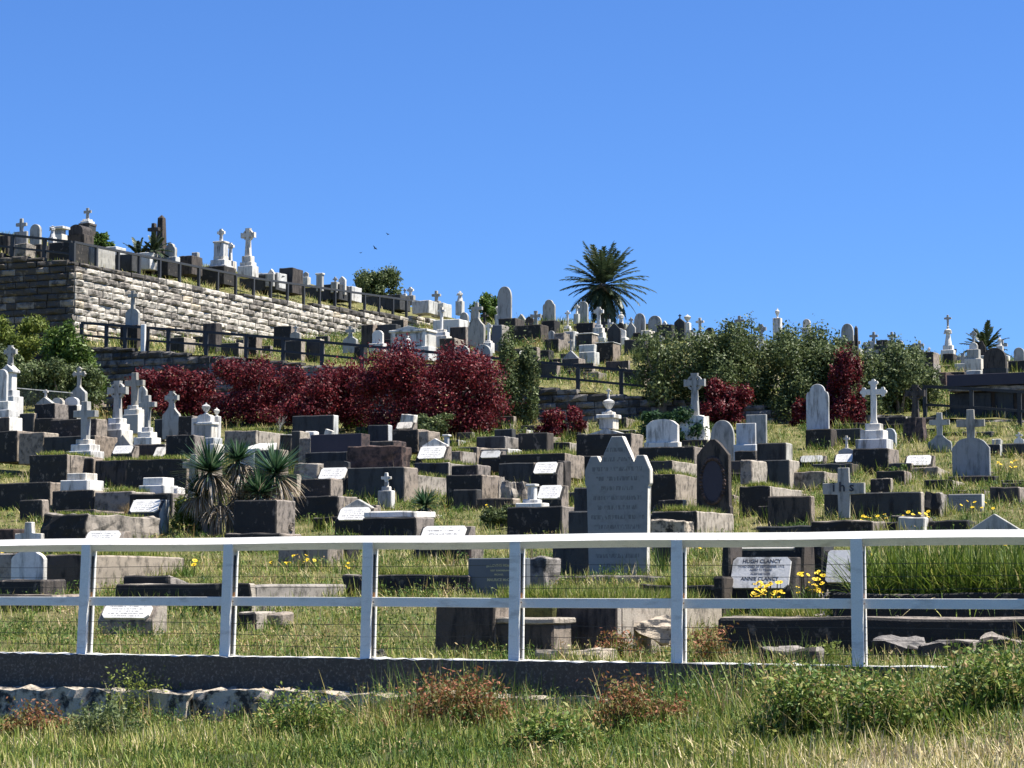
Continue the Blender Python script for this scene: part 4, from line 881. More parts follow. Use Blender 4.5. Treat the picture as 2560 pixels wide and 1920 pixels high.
# inscribed tablets in front
K(1600, 1800, 1462, 1480, 'grassy plot with low dark kerb left of the inscribed white tablet', 2.0, ('sand', 'black'), Y=29)
t = TB(1824, 1973, 1394, 1476, 1500, 'white marble tablet inscribed to the Clancy couple, in a dark frame', Y=27.5, face='marble', run=.45, m=('brown', 'black'),
       txt=[('HUGH CLANCY', .155, .84, 'ink'), ('WHO DIED 20 SEPTEMBER 1912', .095, .685, 'inkgrey'), ('AGED 71 YEARS', .09, .585, 'inkgrey'), ('ALSO HIS WIFE', .085, .46, 'inkgrey'), ('ANNIE CLANCY', .15, .31, 'ink'), ('WHO DIED', .08, .16, 'inkgrey')])
TB(1826, 1995, 1352, 1378, 1394, 'cream weathered slab lying above the inscribed white tablet', Y=29, face='dull', m=('brown', 'black'), run=1.2)
B(1806, 1826, 1362, 1500, 'dark moulded stone post at the left of the inscribed white tablet', ('brown', 'black'), .5, Y=27.6)
B(1988, 2010, 1362, 1500, 'dark moulded stone post at the right of the inscribed white tablet', ('brown', 'black'), .5, Y=27.8)
B(1782, 1808, 1442, 1506, 'small dark scrolled footing left of the inscribed white tablet', ('brown', 'black'), .4, Y=27.2)
TB(2062, 2150, 1376, 1462, 1488, 'white tablet partly hidden in long grass left of the last near post', Y=27.6, face='marble', run=.45, m=('brown', 'black'))
B(2016, 2060, 1352, 1490, 'deep shaded dark stone between the two white tablets', ('soot', 'black'), .5, Y=29)
K(1850, 2080, 1544, 1606, 'dark front wall of the daisy plot, white edged', 3.0, ('sand', 'black'), Y=24.6, amp=.012)
K(2086, 2640, 1484, 1600, 'long raised plot full of tall green grass at the right', 3.6, ('sand', 'black'), Y=24.6, amp=.02, grass=.62)
B(1796, 2640, 1544, 1640, 'long blackened front wall behind the right part of the white fence', ('sand', 'black'), .5, Y=22.8, amp=.02)
for i, (x0, x1, y0, y1, Yd, lb) in enumerate([(2185, 2290, 1598, 1662, 21.2, 'dark rock in the dry weeds right of the last near post'), (2290, 2440, 1605, 1672, 20.6, 'largest of the dark rocks behind the fence at right'), (2440, 2545, 1604, 1660, 20.2, 'pale topped rock at the right edge'), (1905, 2045, 1630, 1656, 20.3, 'flat stone behind the kerb left of the last near post')]):
    B(x0, x1, y0, y1, lb, ('rock', 'brown'), .6, Y=Yd, amp=.07, cat='rock', name='rock')
# =================================================================== main slope, centre
TB(990, 1028, 1056, 1074, 1078, 'tilted white tablet before the biggest red bush, lower of two', Y=70, face='marble')
B(1000, 1034, 1036, 1054, 'broken white tablet leaning above another, beside the daisy bush', 'marble', .3, Y=72, lean=6, amp=.01)
B(978, 1044, 1074, 1102, 'dark block under the tilted white tablets', ('sand', 'black'), .8, Y=69)
B(1045, 1072, 1078, 1110, 'brown stone right of the dark block under the tilted tablets', ('sand', 'sand'), .8, Y=68)
TB(1042, 1107, 1116, 1150, 1162, 'white inscribed tablet with clipped corners under a grey pediment', 22, Y=60)
T(1117, 1114, [('box', 24, 10, 'dull'), ('cap', 4, 16, 'marble')], 'small pale stone post beside the pediment tablet', 'stone post', Y=62, name='stone_post')
K(1036, 1120, 1158, 1194, 'dark fronted kerb below the pediment tablet, long sunny side', 2.6, ('pale', 'soot'), Y=59)
K(1118, 1152, 1128, 1160, 'sunlit sloping kerb side right of the pediment tablet', 3.2, ('pale', 'sand'), Y=62)
B(866, 1004, 1117, 1170, 'broad red brown rock faced block in the centre', ('red', 'red'), .55, Y=56, amp=.04)
B(868, 1010, 1170, 1222, 'dark base of the red brown rock faced block', ('sand', 'soot'), .8, Y=55)
K(1010, 1030, 1186, 1224, 'flat grey kerb running right from the rock faced block', 2.8, ('pale', 'sand'), Y=55)
B(776, 903, 1087, 1132, 'polished dark purple slab with brown side', ('red', 'purple'), .5, Y=60, amp=0)
B(762, 868, 1131, 1168, 'shadowed plinth under the dark purple slab', ('sand', 'soot'), .8, Y=59)
B(730, 833, 1040, 1086, 'long dark slab below the red bushes', ('dull', 'soot'), .35, Y=69, amp=.006)
B(762, 786, 1078, 1092, 'small white block at the foot of the long dark slab', 'marble', .3, Y=66)
B(808, 826, 1074, 1092, 'tipped white fragment at the foot of the long dark slab', 'marble', .15, Y=66, lean=18, amp=0)
B(920, 970, 1063, 1104, 'dark upright slab right of the purple slab', ('dull', 'soot'), .3, Y=65, amp=.006)
B(908, 985, 1104, 1118, 'low dark step under the dark upright slab', ('red', 'brown'), .8, Y=64)
B(682, 728, 1090, 1120, 'low dark wall with pale top behind the bare sapling', ('sand', 'soot'), .4, Y=66, cap=(3, 'dull'))
B(728, 750, 1078, 1120, 'square stone pier at the end of the low dark wall', ('pale', 'soot'), .6, Y=65)
B(746, 778, 1098, 1130, 'brown broken stones between pier and purple slab', 'sand', .5, Y=63, amp=.04)
B(635, 700, 1125, 1175, 'dark headstone block behind the yuccas', ('sand', 'soot'), .45, Y=57, amp=.006)
t = B(604, 650, 1122, 1128, 'flat white slab lying tilted behind the yuccas', ('marble', 'marble'), .9, Y=59, amp=0, slope=.2)
B(590, 636, 1134, 1158, 'white carved kerb behind the yucca leaves', 'dull', .4, Y=58)
TB(794, 860, 1170, 1202, 1208, 'white tablet under a low grey arch left of the rock faced block', 20, Y=55.5, nops=('low', 'soot'))
B(736, 792, 1160, 1210, 'rubble stone wall beside the white tablet', 'rock', .8, Y=56, amp=.05)
T(966, 1234, [('step', 8, 34, ('marble', 'grey'), .6), ('step', 10, 20, ('marble', 'grey'), .6), ('box', 12, 9, ('marble', 'grey'), .8), ('latin', 24, 24, 'marble', .3)], 'small broken white cross on white steps below the rock faced block', CR, Y=51, name='cross_monument')
B(749, 826, 1198, 1241, 'black desk shaped stone with brown side', ('sand', 'black'), .6, Y=50.5)
B(732, 846, 1241, 1282, 'dark base under the black desk shaped stone', ('sand', 'black'), .9, Y=49.6)
TB(842, 918, 1270, 1304, 1309, 'white inscribed tablet with a grey pointed pediment left of the small spiky plant', 24, Y=44, nops=('gable', 'grey'))
B(1190, 1262, 1092, 1122, 'dark upper block of the low tomb right of centre', ('rock', 'soot'), 1.0, Y=64, amp=.006)
B(1194, 1270, 1122, 1140, 'paler lower step of the low tomb right of centre', ('dull', 'pale'), 1.0, Y=63)
B(1235, 1280, 1073, 1092, 'small dark slab behind the low tomb right of centre', 'soot', .3, Y=68)
B(1295, 1368, 1083, 1134, 'dark upright slab with curved face below the small red bush', ('brown', 'black'), .5, Y=64, amp=.008)
B(1140, 1192, 1118, 1150, 'dark kerb left of the low tomb', ('sand', 'soot'), 1.0, Y=63)
TB(1200, 1248, 1128, 1147, 1153, 'worn whitish tablet in front of the low tomb', Y=61, face='dull')
K(1250, 1412, 1137, 1160, 'long dark curb with pale edge in the centre right', 1.4, ('sand', 'black'), Y=60)
B(1246, 1335, 1158, 1192, 'dark shaded wall left of the clipped white tablet', ('sand', 'soot'), .5, Y=58)
TB(1332, 1388, 1156, 1187, 1200, 'small white tablet with clipped corners, alone before the long curb', Y=55.5)
B(1392, 1412, 1152, 1210, 'dark leaning stone right of the small clipped tablet', ('brown', 'black'), .4, Y=56, amp=.03)
B(1127, 1193, 1163, 1188, 'top block of the stepped black pedestal', ('sand', 'black'), .8, Y=54.5)
B(1115, 1205, 1188, 1224, 'middle block of the stepped black pedestal', ('sand', 'black'), 1.1, Y=53.5)
B(1132, 1192, 1224, 1264, 'grey green bottom slab of the stepped black pedestal', ('soot', 'soot'), .3, Y=52.4, amp=.004)
for i, (x0, x1, y0, y1, Yd, lb) in enumerate([(1205, 1262, 1195, 1246, 54, 'brown boulder right of the stepped black pedestal'), (1255, 1290, 1203, 1250, 53, 'pointed boulder between the brown boulder and the white stump'), (1285, 1320, 1205, 1250, 53.5, 'broken pale stone beside the white stump')]):
    T((x0 + x1) / 2, y1, [('rough', y1 - y0, x1 - x0, 'rock', .8)], lb, 'boulder', Y=Yd, name='boulder')
B(1192, 1282, 1246, 1262, 'low stone kerb under the boulders', ('pale', 'brown'), .5, Y=52)
T(1331, 1266, [('step', 9, 66, 'marble', .7), ('step', 9, 38, 'marble', .7), ('box', 34, 18, 'marble'), ('cap', 5, 24, 'marble')], 'white square stump on steps on the big dark block', GM, Y=45.5, name='stone_stump')
t = TB(1342, 1398, 1214, 1250, 1262, 'white marble tablet with large worn letters right of the white stump', Y=47.5)
B(1266, 1404, 1268, 1372, 'big black square block under the white stump', ('sand', 'black'), 1.2, Y=43.5)
B(905, 1040, 1294, 1352, 'dark block under the broken white slab', ('sand', 'black'), .8, Y=42)
t = B(908, 1038, 1279, 1293, 'broken white slab lying on the dark block', ('marble', 'marble'), .9, Y=42.2, amp=.008, dig=.02)
TB(1040, 1150, 1316, 1378, 1412, 'white desk tablet with carved ends crossing behind the top rail', Y=37.5, m=('sand', 'black'), face='text', run=.8)
B(1044, 1122, 1412, 1426, 'low white step in grass below the desk tablet', 'dull', .3, Y=36.8)
B(1150, 1178, 1366, 1412, 'brown upright stone right of the desk tablet', ('sand', 'red'), .5, Y=37)
t = B(1170, 1316, 1396, 1472, 'grey granite headstone with gold lettering behind the fourth near post', ('granite', 'granite'), .14, Y=30.5, amp=0, cat='headstone', name='granite_headstone')
k = 30.5 / FP; fr_ = (Vector((0, 0, 1)), Vector((0, -1, 0))); xo = .10 * .5
word('IN LOVING MEMORY', 8.5 * k, Vector((.06, -.004, 58 * k)), fr_, 'gold', t, curve=.35); word('REST REMEMBRANCE', 6 * k, Vector((.06, -.004, 45 * k)), fr_, 'gold', t)
word('MICHAEL', 6 * k, Vector((.03, -.004, 35 * k)), fr_, 'gold', t); word('MAURICE McC', 9.5 * k, Vector((.02, -.004, 22 * k)), fr_, 'gold', t)
B(1318, 1366, 1396, 1458, 'rough grey rock stub right of the granite headstone', 'rock', .4, Y=31, amp=.04, cat='rock', name='rock')
# =================================================================== main slope, left
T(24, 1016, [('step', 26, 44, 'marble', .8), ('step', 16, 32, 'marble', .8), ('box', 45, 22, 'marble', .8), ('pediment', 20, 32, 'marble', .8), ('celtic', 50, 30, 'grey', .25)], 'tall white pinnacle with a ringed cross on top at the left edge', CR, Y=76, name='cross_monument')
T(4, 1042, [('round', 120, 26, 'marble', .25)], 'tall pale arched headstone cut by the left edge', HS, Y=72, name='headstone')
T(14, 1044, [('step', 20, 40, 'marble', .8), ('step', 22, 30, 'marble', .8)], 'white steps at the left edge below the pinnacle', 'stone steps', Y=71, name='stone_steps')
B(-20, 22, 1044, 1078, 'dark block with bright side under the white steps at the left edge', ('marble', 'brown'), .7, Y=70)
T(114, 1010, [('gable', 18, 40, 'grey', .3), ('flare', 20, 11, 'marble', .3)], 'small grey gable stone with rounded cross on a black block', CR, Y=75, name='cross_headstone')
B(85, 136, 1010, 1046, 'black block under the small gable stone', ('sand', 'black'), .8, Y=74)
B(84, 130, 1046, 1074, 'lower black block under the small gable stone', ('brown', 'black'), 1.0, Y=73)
T(145, 1030, [('low', 36, 28, 'marble', .3)], 'white framed headstone behind the nearer latin cross', HS, Y=76, name='headstone')
T(180, 1014, [('round', 22, 34, 'marble', .25)], 'small white rounded stone with a dark heart shaped recess', HS, Y=76, name='headstone')
B(153, 192, 1013, 1030, 'pale block under the small white rounded stone', ('marble', 'soot'), .8, Y=75)
T(197, 1003, [('bell', 36, 38, 'grey', .25), ('trefoil', 52, 32, 'grey', .2)], 'grey headstone topped by a trefoil cross before the olive scrub', CR, Y=78, name='cross_headstone')
B(48, 84, 1034, 1066, 'dark shaded stone left of the black block', ('sand', 'soot'), .6, Y=74)
T(213, 1147, [('step', 20, 62, 'marble', .8), ('step', 17, 48, 'marble', .8), ('step', 13, 32, 'marble', .8), ('latin', 97, 54, 'grey', .28)], 'nearest tall white latin cross on three steps at the left', CR, Y=62, name='cross_monument')
B(165, 232, 1147, 1190, 'dark base block of the nearest latin cross', ('sand', 'soot'), 1.0, Y=61)
T(293, 1092, [('step', 18, 50, ('marble', 'grey'), .9), ('step', 16, 40, 'marble', .9), ('step', 14, 30, 'marble', .9), ('celtic', 96, 47, 'grey', .24)], 'grey ringed cross on three steps before the red bushes', CR, Y=67, name='cross_monument')
T(336, 1058, [('step', 22, 42, ('marble', 'grey'), .9), ('step', 14, 34, 'marble', .9), ('step', 10, 24, 'marble', .9), ('latin', 84, 46, 'grey', .22)], 'large pale latin cross with thick arms behind the ringed cross', CR, Y=72, name='cross_monument')
T(356, 1012, [('ogee', 50, 22, 'dull', .3)], 'ornate pale stone tucked behind the large latin cross', HS, Y=76, name='headstone')
T(368, 1112, [('step', 19, 46, 'marble', .8), ('step', 14, 33, 'marble', .8), ('step', 12, 20, 'marble', .8), ('latin', 82, 41, 'grey', .24)], 'slender white latin cross on three steps right of the ringed cross', CR, Y=65, name='cross_monument')
T(429, 1070, [('bell', 54, 43, 'grey', .2), ('celtic', 40, 32, 'grey', .25)], 'grey shouldered headstone topped by a ringed cross before the red bushes', CR, Y=69, name='cross_headstone')
B(445, 482, 1040, 1076, 'dark block right of the ringed cross headstone', ('sand', 'black'), .8, Y=68)
B(385, 412, 1048, 1072, 'dark block left of the ringed cross headstone', ('sand', 'soot'), .8, Y=69.5)
B(125, 240, 1050, 1096, 'wide dark slab wall behind the nearest latin cross', ('sand', 'black'), .6, Y=67)
B(108, 236, 1092, 1134, 'dark lower step of the wide slab wall', ('sand', 'soot'), 1.2, Y=65.5)
B(-20, 42, 1078, 1124, 'dark wall at the left edge above the grass', ('sand', 'black'), 1.4, Y=67)
B(46, 108, 1082, 1128, 'sunlit brown kerb side left of the wide slab wall', ('pale', 'sand'), .8, Y=66)
T(310, 1116, [('gable', 30, 40, 'grey', .3)], 'small dark grey scrolled gable above a white tablet', HS, Y=61.5, name='gabled_headstone')
TB(280, 326, 1115, 1137, 1142, 'white tablet under the small scrolled gable', Y=61)
TB(382, 410, 1118, 1144, 1150, 'narrow bright tablet left of the big dark square stone', Y=60.5, face='marble')
B(414, 484, 1088, 1144, 'big dark square stone with brown side left of the yuccas', ('sand', 'black'), .6, Y=60)
B(335, 412, 1112, 1142, 'dark stone wall under the slender latin cross', ('pale', 'brown'), 1.0, Y=62)
K(73, 166, 1138, 1176, 'black fronted plot wall left of the nearest cross base', 1.8, ('sand', 'black'), Y=60.5)
K(237, 316, 1152, 1188, 'brown kerb wall right of the nearest cross base', 2.0, ('pale', 'brown'), Y=60)
K(315, 466, 1150, 1190, 'long black fronted plot wall left of the yuccas', 1.8, ('sand', 'black'), Y=58.5)
t = T(514, 1122, [('box', 12, 70, 'marble', .6), ('cap', 16, 62, 'dull', .6), ('box', 34, 44, ('marble', 'grey'), .6), ('cap', 6, 50, 'marble', .6), ('low', 20, 34, 'marble', .5), ('urn', 30, 20, 'marble')], 'ornate white scroll monument with shield and urn left of the long lawn kerb', GM, Y=62, name='scroll_monument')
T(492, 1092, [('flat', 48, 24, 'marble', .3)], 'white slatted slab against the left of the scroll monument', HS, Y=63, name='marble_slab')
T(541, 1100, [('box', 60, 16, 'marble', .8), ('urn', 22, 14, 'marble')], 'white side pier with little urn right of the scroll monument', GM, Y=62.5, name='stone_pier')
K(560, 640, 1078, 1100, 'pale edged kerb right of the scroll monument', 2.0, ('pale', 'sand'), Y=65)
t = T(478, 1246, [('latin', 112, 50, 'grey', .2)], 'blue grey cross slab leaning beside the yuccas', 'cross', Y=48, name='grave_cross', lean=4)
T(205, 1223, [('step', 23, 68, 'marble', .9), ('step', 18, 48, 'marble', .9)], 'bright white two step block at the left, nearer the edge', 'stone steps', Y=53, name='stone_steps')
B(129, 234, 1226, 1268, 'dark base wall under the left two step block', ('pale', 'black'), 1.0, Y=51.5)
T(396, 1234, [('step', 21, 64, 'marble', .9), ('step', 20, 50, 'marble', .9)], 'bright white two step block left of the yuccas', 'stone steps', Y=51.5, name='stone_steps')
B(322, 430, 1235, 1256, 'dark base under the white two step block left of the yuccas', ('sand', 'black'), .9, Y=50)
B(432, 445, 1220, 1240, 'rough white stone right of the two step block', 'marble', .3, Y=50.5, amp=.03)
K(236, 330, 1230, 1262, 'pale stone kerb between the two white step blocks', 2.0, ('pale', 'sand'), Y=51)
B(-20, 124, 1208, 1254, 'long black wall at the left edge', ('sand', 'black'), .9, Y=54)
B(48, 104, 1250, 1275, 'shaded stone frame in the straw grass at left', ('sand', 'black'), .3, Y=50)
TB(322, 392, 1250, 1284, 1302, 'tilted white tablet with long inscription left of the yuccas', Y=45.5, m=('dull', 'soot'))
K(106, 212, 1285, 1330, 'rough rock kerb under the orange grass', 2.6, ('rock', 'black'), Y=42.5, amp=.05, grass=.12)
t = T(72, 1452, [('low', 74, 82, 'marble', .16), ('box', 14, 44, 'marble', .3), ('latin', 60, 66, 'marble', .18)], 'white headstone with a thick cross on top crossing the top rail at the left', CR, Y=31.5, name='cross_headstone')
B(-10, 104, 1450, 1490, 'dark base of the left cross headstone', ('brown', 'black'), .6, Y=30.8)
B(-10, 128, 1488, 1560, 'dark lower kerb of the left cross headstone', ('sand', 'black'), .9, Y=29.2)
B(-10, 36, 1322, 1350, 'red brown slab at the left edge above the rail', ('red', 'red'), .4, Y=41, amp=.004)
TB(207, 290, 1329, 1366, 1380, 'white inscribed tablet mostly hidden behind the top rail at left', Y=37, m=('sand', 'rock'))
B(278, 310, 1366, 1404, 'small carved scroll stone below the hidden tablet', ('rock', 'brown'), .4, Y=36.5, amp=.03)
K(112, 222, 1388, 1440, 'brown kerb wall right of the left cross headstone', 2.6, ('pale', 'brown'), Y=33)
B(-10, 60, 1384, 1400, 'thin grey ledge stone left of the cross headstone', 'rock', .5, Y=34)
# desk stone with volute
t = B(583, 690, 1251, 1334, 'dark square desk stone with scroll carved on its brown side', ('sand', 'black'), .75, Y=42.5, amp=.005)
k = 42.5 / FP; w = 107 * k / .87; bm = bmesh.new()
pts = []
for i in range(40): a = i / 39 * 4.2 * math.pi; r = .012 + .085 * i / 39; pts.append((w / 2 + .02, .56 + r * math.cos(a), .15 + r * math.sin(a)))
tubebm(bm, pts, .014, 5); finish('scroll', bm, 'sand', t)
B(560, 700, 1334, 1384, 'dark step under the scrolled desk stone, behind the rail', ('sand', 'black'), .8, Y=41.2)
B(694, 824, 1366, 1402, 'brown stone wall below the top rail left of the third near post', ('sand', 'sand'), .5, Y=37.5)
B(824, 870, 1366, 1412, 'black gap stone beside the third near post', 'black', .4, Y=38)
# lawn front
t = B(304, 424, 1438, 1482, 'dark arched desk stone on the lawn behind the fence', ('rock', 'black'), .6, Y=30.2, slope=-.12)
K(287, 625, 1460, 1512, 'long low dark wall behind the fence with a sunlit side reaching right', 3.0, ('pale', 'black'), Y=29.6, amp=.015, grass=0)
TB(252, 372, 1512, 1550, 1556, 'white slab low in the grass below the mid rail', Y=26, m=('pale', 'sand'))
B(592, 640, 1530, 1582, 'small dark stone pier in the lawn beside the second near post', ('pale', 'black'), .5, Y=26.2)
B(642, 708, 1534, 1562, 'row of small brown stones right of the small pier', 'sand', .25, Y=26.4, amp=.03)
K(854, 1172, 1440, 1492, 'black fronted grassy plot left of the granite headstone', 1.6, ('sand', 'black'), Y=31.2, amp=.02)
K(1088, 1236, 1512, 1634, 'raised plot front of dark rough sandstone, left half', 3.4, ('sand', 'brown'), Y=23.2, amp=.012, grass=.15)
K(1383, 1543, 1512, 1626, 'smooth dark front slab of the raised plot, right half', 3.4, ('pale', 'brown'), Y=23.4, amp=.004, grass=.22)
B(1228, 1384, 1560, 1630, 'grey sunken panel with a pale rounded coping between the dark slabs', ('sand', 'brown'), .5, Y=23.0, amp=.006, cap=(14, 'pale'))
B(1228, 1384, 1506, 1560, 'earth filled back of the raised plot above the pale coping', ('ground', 'ground'), 3.0, Y=23.6, amp=.03)
TOPS.append((gpt(*ab(*P(1306, 1560, 23.6).xy), P(1306, 1506, 23.6).z - .02), .7, 3.0, 0.0, .1, .2))
B(1330, 1505, 1627, 1652, 'pale rough footing stones below the grey sunken panel', 'rubble', .4, Y=21.6, amp=.04)
t = B(1590, 1678, 1562, 1600, 'broken white rock propped in the weeds right of the raised plot', ('rubble', 'rubble'), .5, Y=23.6, amp=.09, lean=10, dig=.0, cat='rock', name='rock')
B(1545, 1600, 1534, 1586, 'small rubble wall right of the smooth dark slab', ('rock', 'black'), .4, Y=24.5, amp=.05)
T(941, 1642, [('rough', 16, 36, 'rubble', .6)], 'small white stone lying at the foot of the third near post', 'rock', Y=21.9, name='rock', dig=.02)
# low kerbs that fill the slope between the named stones; nothing in the photo tells them apart
def free(a, b, w, d):
    return all(abs(a - fa) > fw + w / 2 + .1 or b > fb + fd + .15 or b + d < fb - .15 for fa, fb, fw, fd in FOOT)
def fillers(n, f, b0, b1, u0, u1, label, group, zr):
    k = 0; tries = 0
    while k < n and tries < 4000:
        tries += 1; b = b0 * (b1 / b0) ** random.random(); u = random.uniform(u0, u1); y = b / (CT + u * ST); x = u * y; a, b = ab(x, y); w = random.uniform(.55, 1.2); L = random.uniform(.5, 1.7)
        if not free(a, b, w, L): continue
        z = float(f(a, b)); h = random.uniform(.10, .36); FOOT.append((a, b, w / 2, L)); k += 1
        t = empty('grave_surround', Vector((x, y, z)), -TH, label, 'grave kerb', group); m = random.choice([('pale', 'black'), ('sand', 'black'), ('dull', 'soot'), ('sand', 'brown')])
        box('front_kerb', w, .15, -.3, h, m, t, amp=.015)
        for sx in (-1, 1): box('side_kerb', .13, L, -.3, h - .015, m, t, y=.152, x=sx * (w / 2 - .065), amp=.014)
        if random.random() < .3:
            hh = random.uniform(.15, .45); box('head_block', w * random.uniform(.6, .95), .25, -.2, h + hh, random.choice([('pale', 'black'), ('sand', 'brown'), ('sand', 'soot')]), t, y=L * .8, amp=.01)
fillers(60, hB, 80, 117, -.06, .235, 'low weathered grave kerb half hidden in grass on the upper slope', 'low grave kerbs on the upper slope', None)
fillers(16, hB, 80, 100, -.18, -.06, 'low weathered grave kerb half hidden in grass below the terrace wall', 'low grave kerbs below the terrace wall', None)
def smallstones(n, u0, u1, b0, b1, label, group):
    k = tries = 0
    while k < n and tries < 3000:
        tries += 1; b = random.uniform(b0, b1); u = random.uniform(u0, u1); y = b / (CT + u * ST); x = u * y; a, b = ab(x, y)
        if not free(a, b, .7, .5): continue
        z = float(hB(a, b)); s = y / FP; FOOT.append((a, b, .35, .5)); k += 1; t = empty('small_headstone', Vector((x, y, z)), -TH, label, 'headstone', group)
        h0 = random.uniform(.12, .45); w = random.uniform(.38, .62); box('plinth', w * 1.25, .5, -.3, h0, random.choice([('sand', 'black'), ('pale', 'soot'), 'marble', 'dull']), t, y=-.1, amp=.006)
        q = random.random(); m = random.choice(['grey', 'marble', 'dull', 'grey', 'soot', 'brown']); h = random.uniform(.45, .95)
        if q < .55: bm = bmesh.new(); crossbm(bm, random.choice(['latin', 'celtic', 'flare']), w, h, .13, h0 - .01); bmesh.ops.translate(bm, vec=(0, .12, 0), verts=bm.verts); finish('cross', bm, m, t)
        else: prism('headstone', [(xx, zz + h0 - .01) for xx, zz in outline(random.choice(['round', 'shoulder', 'gothic', 'ogee', 'bell', 'low']), w, h * .85)], .06, .18, m, t)
smallstones(34, .125, .236, 92, 112, 'small weathered headstone among others on the right upper slope', 'small headstones on the right upper slope')
smallstones(18, -.03, .10, 96, 113, 'small weathered headstone among others below the palm', 'small headstones below the palm')
fillers(95, hA, 40, 75, -.225, .23, 'low weathered grave kerb half hidden in grass on the main slope', 'low grave kerbs on the main slope', None)
# ------------------------------------------------------------------ plants
def pseudo(p, k=1.0): return np.sin(p[:, 0] * 2.3 * k + 1.7 * np.sin(p[:, 2] * 1.9 * k)) * np.sin(p[:, 1] * 2.1 * k + p[:, 2] * 1.3 * k) 
def bush(x0, x1, y0, y1, label, leaf, n=9000, size=.07, z='A', Y=None, cat='bush', name='bush', nb=16, stems=5, seed=0, depth=.8, gap=.5, stemmat='bark', dense=.62, group=None, bare=0):
    global rng
    r_ = np.random.default_rng(seed + int(x0) * 7 + int(y0)); p = P((x0 + x1) / 2, y1, Y) if Y else hit((x0 + x1) / 2, y1, z)
    s = p.y / FP; w = (x1 - x0) * s / 2 * (1.12 if n > 3000 and Y is None and x1 - x0 < 240 else 1.0); h = (y1 - y0) * s
    t = empty(name, p, 0, label, cat, group)
    n = int(n * 1.35); nb = int(nb * 1.5)
    # sub-crowns scattered in the bush's volume, near its rim
    bl = []
    for i in range(nb):
        an = r_.uniform(0, 2 * np.pi); rr = math.sqrt(r_.uniform(0, 1)) * .84; zz = r_.uniform(.08, .86)
        k = 1.0 - .30 * max(0, zz - .6) * 2.5
        bl.append((math.cos(an) * rr * w * k, math.sin(an) * rr * w * depth * k, zz * h * r_.uniform(.9, 1.06), w * r_.uniform(.2, .36), h * r_.uniform(.12, .24)))
    bl = np.array(bl); q = r_.integers(0, nb, n); d = r_.normal(size=(n, 3)); d /= np.linalg.norm(d, axis=1)[:, None]
    rad = r_.uniform(dense, 1.08, n) ** .8; R3 = np.stack([bl[q, 3], bl[q, 3] * depth, bl[q, 4]], 1)
    c = bl[q, :3] + d * rad[:, None] * R3 * (1 + .22 * r_.normal(size=n))[:, None]
    keep = (pseudo(c / max(w, .5) * 4, 1.0) > -gap - .35 * r_.uniform(size=n)) & (c[:, 2] > .02)
    c = c[keep]; d = d[keep]; m = len(c)
    tn = np.clip(.42 + .22 * r_.normal(size=m) + .14 * pseudo(c, 1.6) , 0, 1)
    V, F, Tn = leaves(c, size * r_.uniform(.6, 1.35, m), tn, d)
    npmesh('foliage', V, F, leaf, Tn, t)
    bm = bmesh.new(); stems = stems if name == 'coastal_tree' or stems == 0 else 3
    for i in range(stems):
        b = bl[i % nb]; tubebm(bm, [(b[0] * .15, b[1] * .15, -.2), (b[0] * .4, b[1] * .4, b[2] * .35), (b[0] * .8 + .1 * w * r_.normal(), b[1] * .7, b[2] * .75), (b[0], b[1], b[2] + bare * b[4])], [.05 * (h / 2 + .3), .04 * (h / 2 + .3), .025, .012], 5)
    if stems: finish('branches', bm, stemmat, t)
    else: bm.free()
    return t
for i, a in enumerate([
    (292, 440, 925, 1040, 'dark red leafed bush low against the wall at the left end of the red row', 9000),
    (395, 570, 908, 1052, 'dark red leafed bush behind the rounded cross headstone on the left', 12000),
    (520, 740, 898, 1062, 'broad dark red bush left of the thin green shoots', 15000),
    (700, 915, 902, 1078, 'dark red bush above the long dark slab, beside the green shoots', 15000),
    (885, 1264, 862, 1090, 'largest dark red bush, rising in front of the white altar tomb', 26000),
    (1352, 1462, 1012, 1102, 'small sparse red bush against the stone wall left of the urn monument', 4000),
    (1745, 1882, 945, 1075, 'rounded red bush right of the ringed cross', 9000),
    (2052, 2165, 875, 1082, 'red bush between the plain arched headstone and the lobed cross', 9000),
    (1972, 2050, 985, 1098, 'low red bush left of the plain arched headstone', 4500)]):
    bush(*a[:5], 'lred', int(a[5] * (1.5 if a[5] > 20000 else 1.15)), .055, seed=i, nb=34 if a[5] > 20000 else 22 if a[5] > 14000 else 14, gap=.8, Y=hit((a[0] + a[1]) / 2, 1066, 'A').y if i in (6, 7, 8) else None, group='dark red bushes')
bush(1232, 1348, 835, 1068, 'green creeper bush climbing the wall right of the largest red bush', 'lolive', 11000, .06, seed=31)
bush(845, 905, 965, 1072, 'bright green shoots growing among the red bushes', 'lgreen', 3200, .06, seed=32, nb=8)
bush(700, 760, 968, 1060, 'brownish green twigs between two red bushes', 'lolive', 1800, .05, seed=33, nb=7)
bush(1612, 1772, 1018, 1118, 'dark green juniper spreading at the foot of the ringed cross', 'ljun', 9000, .06, seed=34, nb=16, dense=.4)
bush(1015, 1125, 1032, 1100, 'daisy bush in pale flower beside the tilted white tablets', 'lolive', 3800, .05, seed=35)
bush(1205, 1262, 1045, 1082, 'small daisy bush behind the low dark slabs', 'lolive', 1500, .05, seed=36, nb=7)
bush(-60, 122, 792, 905, 'bright yellow green bush below the blackened wall front', 'llime', 9000, .075, seed=37, Y=92)
bush(88, 268, 815, 985, 'dark green bush below the corner of the terrace wall', 'lgreen', 12000, .07, seed=38, Y=90)
bush(30, 262, 895, 1022, 'olive scrub behind the wire mesh fence', 'lolive', 12000, .07, seed=39, Y=86)
bush(-60, 60, 870, 980, 'olive scrub at the left edge behind the pinnacle', 'lolive', 6000, .07, seed=40, Y=88)
